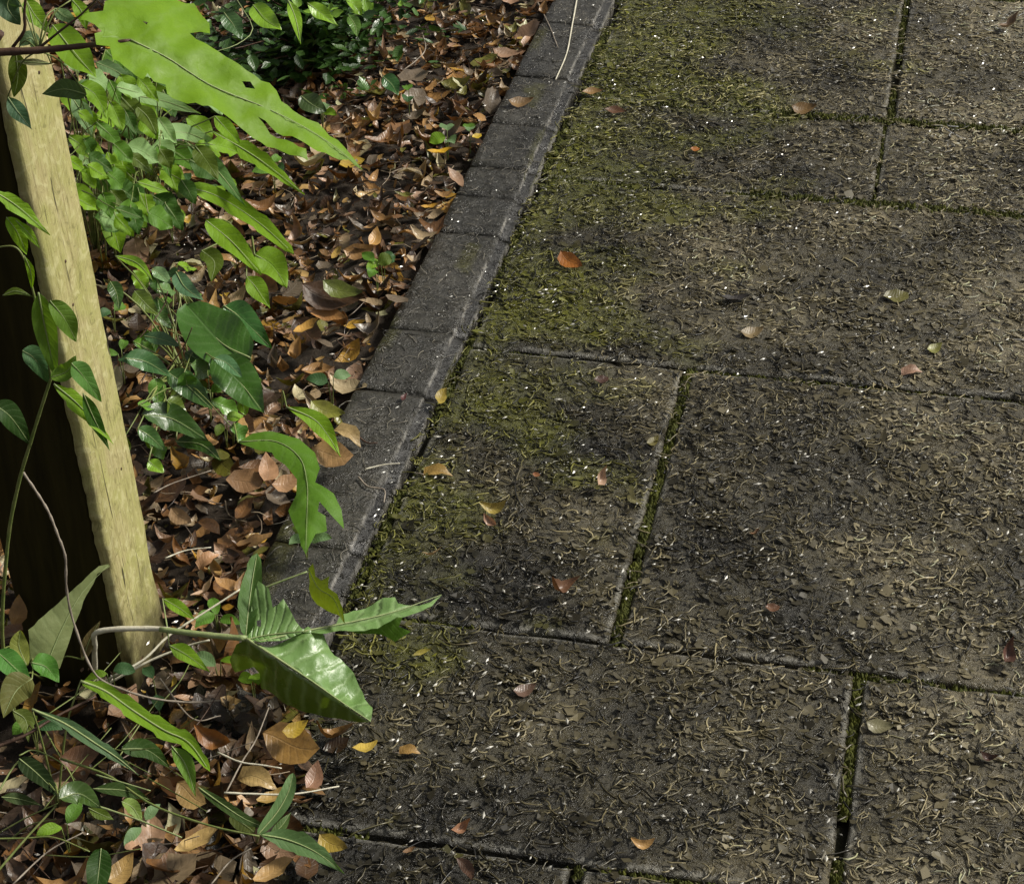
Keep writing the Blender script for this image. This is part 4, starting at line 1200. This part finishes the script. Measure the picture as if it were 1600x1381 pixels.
leaf(lc, Z([(190, 1252), (208, 1262), (222, 1284)], 0.10, 0.08), 12, (0.22, 0.32, 0.07), 'ovate')
leaf(lc, Z([(138, 1262), (158, 1272), (178, 1280)], 0.08, 0.07), 10, OLIVEG, 'lance')
leaf(lc, Z([(30, 1185), (60, 1210), (95, 1245)], 0.10, 0.09), 16, (0.02, 0.04, 0.008), 'ovate')
leaf(lc, Z([(158, 1325), (155, 1355), (150, 1400)], 0.10, 0.08), 20, (0.025, 0.07, 0.008), 'strap', label='dark green blade at the bottom edge')
leaf(lc, Z([(2, 1245), (30, 1248), (65, 1258)], 0.08, 0.07), 10, (0.05, 0.08, 0.02), 'lance')
for pts, z0, z1, r, mt in [([(150, 1258), (215, 1280), (284, 1308)], 0.10, 0.10, 0.0011, 'rib'), ([(95, 1185), (170, 1212), (240, 1258), (330, 1290), (405, 1306)], 0.08, 0.10, 0.0014, 'stem'),
                           ([(-10, 1250), (30, 1188), (60, 1205), (95, 1246)], 0.06, 0.10, 0.0011, 'stem'), ([(-10, 1368), (40, 1310), (88, 1258)], 0.06, 0.10, 0.0014, 'stem'),
                           ([(-10, 1310), (40, 1309), (85, 1308), (140, 1330)], 0.07, 0.07, 0.0010, 'stem'), ([(150, 1210), (235, 1235)], 0.09, 0.09, 0.0009, 'rib'),
                           ([(0, 1300), (45, 1275), (90, 1255)], 0.05, 0.09, 0.0009, 'stem'), ([(30, 1180), (55, 1172), (100, 1195), (120, 1230)], 0.09, 0.08, 0.0009, 'stem')]:
    tube('stem', Z(pts, z0, z1), r, r * 0.7, M[mt], lc, 16, 6)
rs_ = random.Random(77)
for _ in range(26):
    x_ = rs_.uniform(-20, 300); y_ = rs_.uniform(1090, 1370); a_ = R(rs_.uniform(-60, 60)); l_ = rs_.uniform(60, 170)
    tube('stem', Z([(x_, y_), (x_ + math.cos(a_) * l_ * 0.5 + rs_.uniform(-8, 8), y_ - math.sin(a_) * l_ * 0.5 + rs_.uniform(-10, 10)), (x_ + math.cos(a_) * l_, y_ - math.sin(a_) * l_)], rs_.uniform(0.0, 0.05), rs_.uniform(0.03, 0.09)), rs_.uniform(0.0006, 0.0011), 0.0005, M[rs_.choice(['stem', 'stem', 'dry', 'twig'])], lc, 12, 5)
stem_to(lc, lc_root, W(126, 1064, 0.13), 0.0012); stem_to(lc, lc_root, W(50, 1108, 0.13), 0.0012); stem_to(lc, lc_root, W(92, 1248, 0.11), 0.0012)
stem_to(lc, lc_root, W(150, 1258, 0.10), 0.001)

# ---- lower weed at the bottom
bw_root = W(400, 1318, -0.005)
bw = plant('small_weed', 'small weed with two pale ribbed blades near the bottom litter edge', bw_root)
tube('stem', [bw_root, W(404, 1306, 0.08)], 0.0016, 0.0014, M['stem'], bw, 6, 6)
leaf(bw, Z([(402, 1305), (432, 1270), (450, 1238), (458, 1207)], 0.085, 0.12), 13, (0.15, 0.26, 0.10), 'strap', fold=0.4, label='upright pale blade with a deep midrib')
leaf(bw, Z([(404, 1303), (450, 1312), (495, 1332), (538, 1365)], 0.085, 0.06), 21, (0.11, 0.20, 0.07), 'lance', fold=0.35, teeth=4, tdepth=0.2)
leaf(bw, Z([(420, 1308), (440, 1290), (455, 1268)], 0.07, 0.08), 9, (0.10, 0.17, 0.05), 'lance')
leaf(bw, Z([(310, 1230), (345, 1255), (380, 1278), (412, 1292)], 0.09, 0.08), 9, (0.05, 0.09, 0.02), 'strap')
leaf(bw, Z([(360, 1275), (385, 1290), (398, 1300)], 0.05, 0.05), 14, (0.08, 0.10, 0.02), 'ovate')

# ---- dry vine and loose twigs
v = tube('dry_vine', Yp([(36, 738), (58, 770), (76, 800), (90, 835), (102, 870), (104, 920), (116, 975)], 1.72, 1.69) + Z([(148, 1052), (195, 1078), (245, 1092), (300, 1097), (345, 1094)], 0.09, 0.05), 0.0015, 0.0012, M['dry'], None, 60, 7, 0.25)
tag(v, 'thin pale dry vine crossing the dark post face and bending along the litter', 'vine')
for pts, z0, z1, r, mt, lb in [
    ([(-15, 1170), (40, 1148), (90, 1118), (150, 1088)], 0.09, 0.11, 0.0021, 'twig', 'reddish brown twig slanting up at the left edge below the post'),
    ([(903, -10), (893, 45), (885, 85), (868, 125)], 0.0155, 0.015, 0.0017, 'pale', 'pale bent stalk lying along the top of the kerb'),
    ([(838, 0), (858, 40), (872, 75)], 0.015, 0.015, 0.0012, 'dry', 'thin grey stalk crossing the kerb left of the pale stalk'),
    ([(560, 745), (575, 760), (600, 765), (600, 785)], 0.016, 0.015, 0.0013, 'dry', 'curved buff stalk on the near kerb right of the lobed leaf'),
    ([(570, 733), (600, 726), (625, 724)], 0.0155, 0.0155, 0.0011, 'pale', 'short pale stalk across the kerb edge'),
    ([(545, 665), (570, 690), (590, 692)], 0.0155, 0.0155, 0.0014, 'twig', 'brown stalk on the kerb beside the pale holed leaf'),
    ([(340, 1175), (375, 1190), (410, 1195), (440, 1200)], 0.085, 0.085, 0.0011, 'pale', 'thin pale stalk above the spotted leaf'),
    ([(352, 1240), (378, 1190), (400, 1155), (420, 1105)], 0.06, 0.09, 0.0010, 'dry', 'thin grey stalk slanting below the foreground blade'),
    ([(350, 1238), (400, 1240), (460, 1240), (530, 1228)], 0.075, 0.06, 0.0012, 'pale', 'long pale stalk lying across the litter above the lower weed'),
    ([(250, 1060), (300, 1122), (345, 1118)], 0.06, 0.05, 0.0010, 'dry', 'thin curved stalk right of the post foot'),
    ([(240, 770), (270, 755), (330, 735)], 0.05, 0.05, 0.0010, 'dry', 'thin stalk against the right side of the post'),
    ([(258, 872), (290, 860), (330, 855)], 0.05, 0.05, 0.0011, 'pale', 'pale stalk lying level right of the pale post face'),
    ([(370, 0), (395, 45), (370, 70), (336, 82), (345, 92), (365, 108)], 0.22, 0.20, 0.0008, 'rib', 'thin yellow green tendril at the shrub left edge'),
    ([(655, 40), (665, 75), (650, 95), (630, 110)], 0.05, 0.04, 0.0013, 'dry', 'pale forked stalk in the far litter beside the shrub'),
    ([(20, 1381), (75, 1330), (130, 1300)], 0.05, 0.06, 0.001, 'dry', 'grey stalk in the dark bottom left corner'),
    ([(330, 1381), (360, 1345), (392, 1325)], 0.05, 0.06, 0.001, 'dry', 'grey stalk at the bottom below the lower weed')]:
    tag(tube('twig', Z(pts, z0, z1), r, r * 0.7, M[mt], None, 16, 6, 0.15), lb, 'twig')

# ---- dark small leaved shrub at the top
sh_c = W(478, 118, 0.0)
shrub = empty('evergreen_shrub', sh_c + Vector((0.0, 0.05, -0.03)))
tag(shrub, 'dark evergreen shrub with small glossy rounded leaves at the top beside the litter', 'shrub')
stpl = [template('round', 0.4, 0.1, 0.35, 300, 4, 4, 0.30), template('oval', 0.5, -0.1, 0.4, 301, 4, 4, 0.27), template('ovate', 0.3, 0.2, 0.35, 302, 4, 4, 0.32)]
SH_ME = []
for t in stpl:
    m_ = mesh('leaf', t[0].tolist(), t[1], t[2]); m_.materials.append(M['gloss'])
    m_.polygons.foreach_set('use_smooth', [True] * len(m_.polygons)); SH_ME.append(m_)
sm = Mass()
base = shrub.location.copy()
spots = []
for sidx in range(95):
    a = random.uniform(0, 6.28); lean_ = random.uniform(0.05, 0.95)
    tipv = Vector((math.cos(a) * 0.30 * lean_, math.sin(a) * 0.34 * lean_, random.uniform(0.05, 0.38) * (1.05 - 0.6 * lean_ ** 2)))
    pts = spline([base, base + Vector((tipv.x * 0.35, tipv.y * 0.35, tipv.z * 0.65)), base + tipv], 12)
    V, Fc = tube_data(pts, 0.0024, 0.0009, 5)
    link('branch', mesh('branch', V, Fc), M['twig'], shrub)
    for k in range(40):
        q = pts[random.randint(4, 11)] + Vector((random.gauss(0, 0.028), random.gauss(0, 0.028), random.gauss(0, 0.022)))
        if q.z < 0.012: continue
        spots.append((q, (q - base).length))
def vis(s):
    px, py, d = proj(s[0])
    if not (300 < px < 640 and -10 < py < 190): return -1e3
    return (CAMP - s[0]).normalized().dot(s[0] - base) + random.uniform(0, 0.06)
spots.sort(key=lambda s: -vis(s))
for i, (q, r) in enumerate(spots):
    L = random.uniform(0.018, 0.034)
    m3 = rotm(random.uniform(0, 6.28), abs(random.gauss(0.2, 0.45)), random.uniform(0, 6.28))
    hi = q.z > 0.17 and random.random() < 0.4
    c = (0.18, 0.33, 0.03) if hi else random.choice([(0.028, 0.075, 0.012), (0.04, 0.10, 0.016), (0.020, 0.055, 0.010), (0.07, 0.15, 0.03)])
    ti = random.randrange(3)
    if i < 290 and vis((q, r)) > -10:
        o = bpy.data.objects.new('leaf', SH_ME[ti]); COL.objects.link(o)
        o.parent = shrub
        o.matrix_parent_inverse = Matrix.Translation(-base)
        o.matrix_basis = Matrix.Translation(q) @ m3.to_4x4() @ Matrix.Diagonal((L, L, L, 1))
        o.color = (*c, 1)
    else:
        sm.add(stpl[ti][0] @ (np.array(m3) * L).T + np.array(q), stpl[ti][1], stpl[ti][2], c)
tag(sm.build('foliage', M['green_s'], shrub, True), kind='stuff')
for P, z0, z1, hw, c, pr in [([(395, 8), (415, 30), (440, 48)], 0.33, 0.31, 18, LIME2, 'ovate'), ([(450, 0), (462, 30), (470, 70)], 0.33, 0.3, 10, LIME, 'lance'), ([(540, 0), (552, 8), (565, 24)], 0.28, 0.25, 16, LIME2, 'ovate'),
                             ([(480, 5), (500, 20), (528, 40)], 0.31, 0.28, 13, LIME, 'lance'), ([(545, 25), (555, 40), (558, 58)], 0.26, 0.24, 10, (0.1, 0.2, 0.03), 'ovate'), ([(598, 120), (612, 132), (622, 150)], 0.10, 0.08, 14, (0.04, 0.12, 0.03), 'ovate'),
                             ([(350, 20), (365, 40), (378, 62)], 0.33, 0.3, 16, (0.06, 0.13, 0.04), 'ovate'), ([(470, 150), (490, 165), (510, 175)], 0.1, 0.08, 18, (0.04, 0.07, 0.015), 'ovate')]:
    leaf(shrub, Z(P, z0, z1), hw, c, pr, 'gloss')

# ---- scattered seedlings among the litter
sd_mesh = None
spx = [(590, 460), (600, 452), (700, 250), (735, 240), (560, 80), (640, 180), (505, 205), (245, 300), (300, 330), (350, 330), (270, 380), (210, 380), (430, 300), (520, 640), (330, 660), (280, 480), (260, 520), (355, 700), (180, 520), (195, 600), (480, 880), (345, 1010), (180, 1100), (60, 1180), (345, 1080), (250, 1120), (400, 1110), (230, 1330), (110, 1340)]
for i, (px, py) in enumerate(spx):
    rt = W(px, py, 0.005)
    pl = plant('seedling', 'tiny green seedling ' + where(px, py), rt, 'seedling', 'tiny seedlings in the litter')
    nL = random.choice([2, 2, 3])
    a0 = random.uniform(0, 6.28)
    for k in range(nL):
        a = a0 + k * 6.28 / nL + random.uniform(-0.4, 0.4)
        h = random.uniform(0.035, 0.055)
        b0 = rt + Vector((math.cos(a) * 0.004, math.sin(a) * 0.004, h))
        Lf = random.uniform(0.018, 0.034)
        b1 = b0 + Vector((math.cos(a) * Lf, math.sin(a) * Lf, random.uniform(-0.006, 0.006)))
        leaf(pl, [b0, (b0 + b1) / 2 + Vector((0, 0, 0.003)), b1], random.uniform(7, 13), random.choice([MID, OLIVEG, LIME2, GREY, (0.06, 0.14, 0.05)]), random.choice(['ovate', 'oval', 'lance']), rib=False, n=8, m=4)
        tube('stem', [rt, (rt + b0) / 2, b0], 0.0009, 0.0006, M['stem'], pl, 5, 5)

# ================================================================== DEBRIS ON THE PAVING
cr = Mass()
def crumb_col(x, y):
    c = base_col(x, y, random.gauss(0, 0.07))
    r_ = random.random()
    b = 1.25 if r_ < 0.75 else (0.45 if r_ < 0.92 else 1.9)
    return [q * b for q in c]
def at_joint(x, y):
    for jx, y0, y1, g in VJ:
        if y0 <= y <= y1 and abs(x - jx) < g + 0.004: return True
    return any(abs(y - r_[0]) < 0.0105 for r_ in ROWS)
N = 22000
X = rng.uniform(-0.625, 0.62, N); Yv = rng.uniform(1.05, 4.5, N)
for i in range(N):
    x, y = X[i], Yv[i]
    if x > 0.30 + 0.02 * y and random.random() > 0.35: continue
    cl = noise.noise(Vector((x * 6, y * 6, 3.1)))
    if cl < -0.2 and random.random() < 0.45: continue
    if at_joint(x, y) and random.random() < 0.96: continue
    r = random.uniform(0.003, 0.0075) if random.random() < 0.94 else random.uniform(0.007, 0.011)
    a0 = random.uniform(0, 6.28); el = random.uniform(0.35, 1.0); th = random.uniform(0, 3.14)
    n_ = random.choice([4, 5, 6])
    sx, sy = random.gauss(0, 0.19), random.gauss(0, 0.19)
    cup = random.uniform(-0.10, 0.35)
    pts_ = []
    for k in range(n_):
        a = a0 + 6.283 * k / n_
        rr = r * random.uniform(0.5, 1.3)
        lx, ly = rr * math.cos(a), rr * math.sin(a) * el
        qx, qy = lx * math.cos(th) - ly * math.sin(th), lx * math.sin(th) + ly * math.cos(th)
        pts_.append([qx, qy, qx * sx + qy * sy + cup * rr * random.random()])
    pts_.append([0, 0, 0])
    lo_ = min(q[2] for q in pts_)
    V = [(x + q[0], y + q[1], 0.0008 + q[2] - lo_) for q in pts_]
    c = crumb_col(x, y)
    cr.add(np.array(V), [(k, (k + 1) % n_, n_) for k in range(n_)], None, c)
tag(cr.build('leaf_crumbs', M['flake']), 'damp crumbs of rotted leaf covering the paving slabs', 'leaf crumbs', kind='stuff')

cb = Mass()
for _ in range(30000):
    x = random.uniform(-0.64, 0.45); y = random.uniform(1.1, 4.4)
    if at_joint(x, y) and random.random() < 0.65: continue
    if noise.noise(Vector((x * 8, y * 8, 21.0))) < -0.2 and random.random() < 0.5: continue
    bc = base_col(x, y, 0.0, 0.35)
    r_ = random.random()
    b = random.uniform(1.6, 2.8) if r_ < 0.45 else (random.uniform(0.10, 0.30) if r_ < 0.72 else random.uniform(2.6, 5.2))  # darkest and palest stalk bits paint shadows and lit edges of the relief
    curl_bit(cb, x, y, random.uniform(0.0015, 0.0045), random.lognormvariate(math.log(0.0155), 0.42), random.uniform(0.0007, 0.0017), [min(0.34, q * b) for q in bc], 3, 4, 0.15)
for _ in range(1000):
    x = random.uniform(KX0 + 0.005, KX1 - 0.01); y = random.uniform(1.6, 4.3)
    curl_bit(cb, x + kerb_off(y), y, 0.0140, random.uniform(0.008, 0.03), random.uniform(0.0004, 0.0007), random.choice([(0.12, 0.11, 0.09), (0.015, 0.013, 0.01), (0.03, 0.027, 0.02), (0.2, 0.18, 0.14)]), 3, 4, 0.08)
tag(cb.build('stalk_bits', M['crumb'], smooth=True), 'tiny curled stalk bits strewn over paving and kerb', 'stalk bits', kind='stuff')

gm = Mass()  # pale specks that paint the white glints of the wet surface
octF = [(0, 2, 4), (2, 1, 4), (1, 3, 4), (3, 0, 4), (2, 0, 5), (1, 2, 5), (3, 1, 5), (0, 3, 5)]
def glint(x, y, z, r, col):
    a = random.uniform(0, 3.14); l = r * random.uniform(1.0, 3.2)
    ca, sa = math.cos(a), math.sin(a)
    V = np.array([(x + l * ca, y + l * sa, z), (x - l * ca, y - l * sa, z), (x - r * sa, y + r * ca, z), (x + r * sa, y - r * ca, z), (x, y, z + r * 0.8), (x, y, z - r * 0.8)])
    gm.add(V, octF, None, col)
for _ in range(3800):
    x = random.uniform(-0.63, 0.4); y = random.uniform(1.2, 4.2)
    if y > 2.4 and random.random() < 0.35: continue
    if noise.noise(Vector((x * 9, y * 9, 31.0))) < 0.0 and random.random() < 0.75: continue
    g_ = random.choice([0.55, 0.42, 0.32, 0.24, 0.38])
    glint(x, y, 0.0055, random.uniform(0.0010, 0.0021), (g_, g_ * 0.96, g_ * 0.84))
for _ in range(150):
    y = random.uniform(1.6, 4.2); x = random.uniform(KX0 + 0.01, KX1) + kerb_off(y)
    glint(x, y, 0.0140, random.uniform(0.0006, 0.0014), (0.45, 0.44, 0.40))
tries = 0
for _ in range(900):
    y = random.uniform(1.3, 4.2); x = random.uniform(-1.9, -0.5)
    if litter_ok(x, y): glint(x, y, floor_z(x, y) + random.uniform(0.02, 0.045 if x < KX0 else 0.02), random.uniform(0.0008, 0.0020), (0.52, 0.48, 0.42))
tag(gm.build('wet_glints', M['glint']), 'pale specks standing in for wet glints on paving and litter', 'glint', kind='stuff')
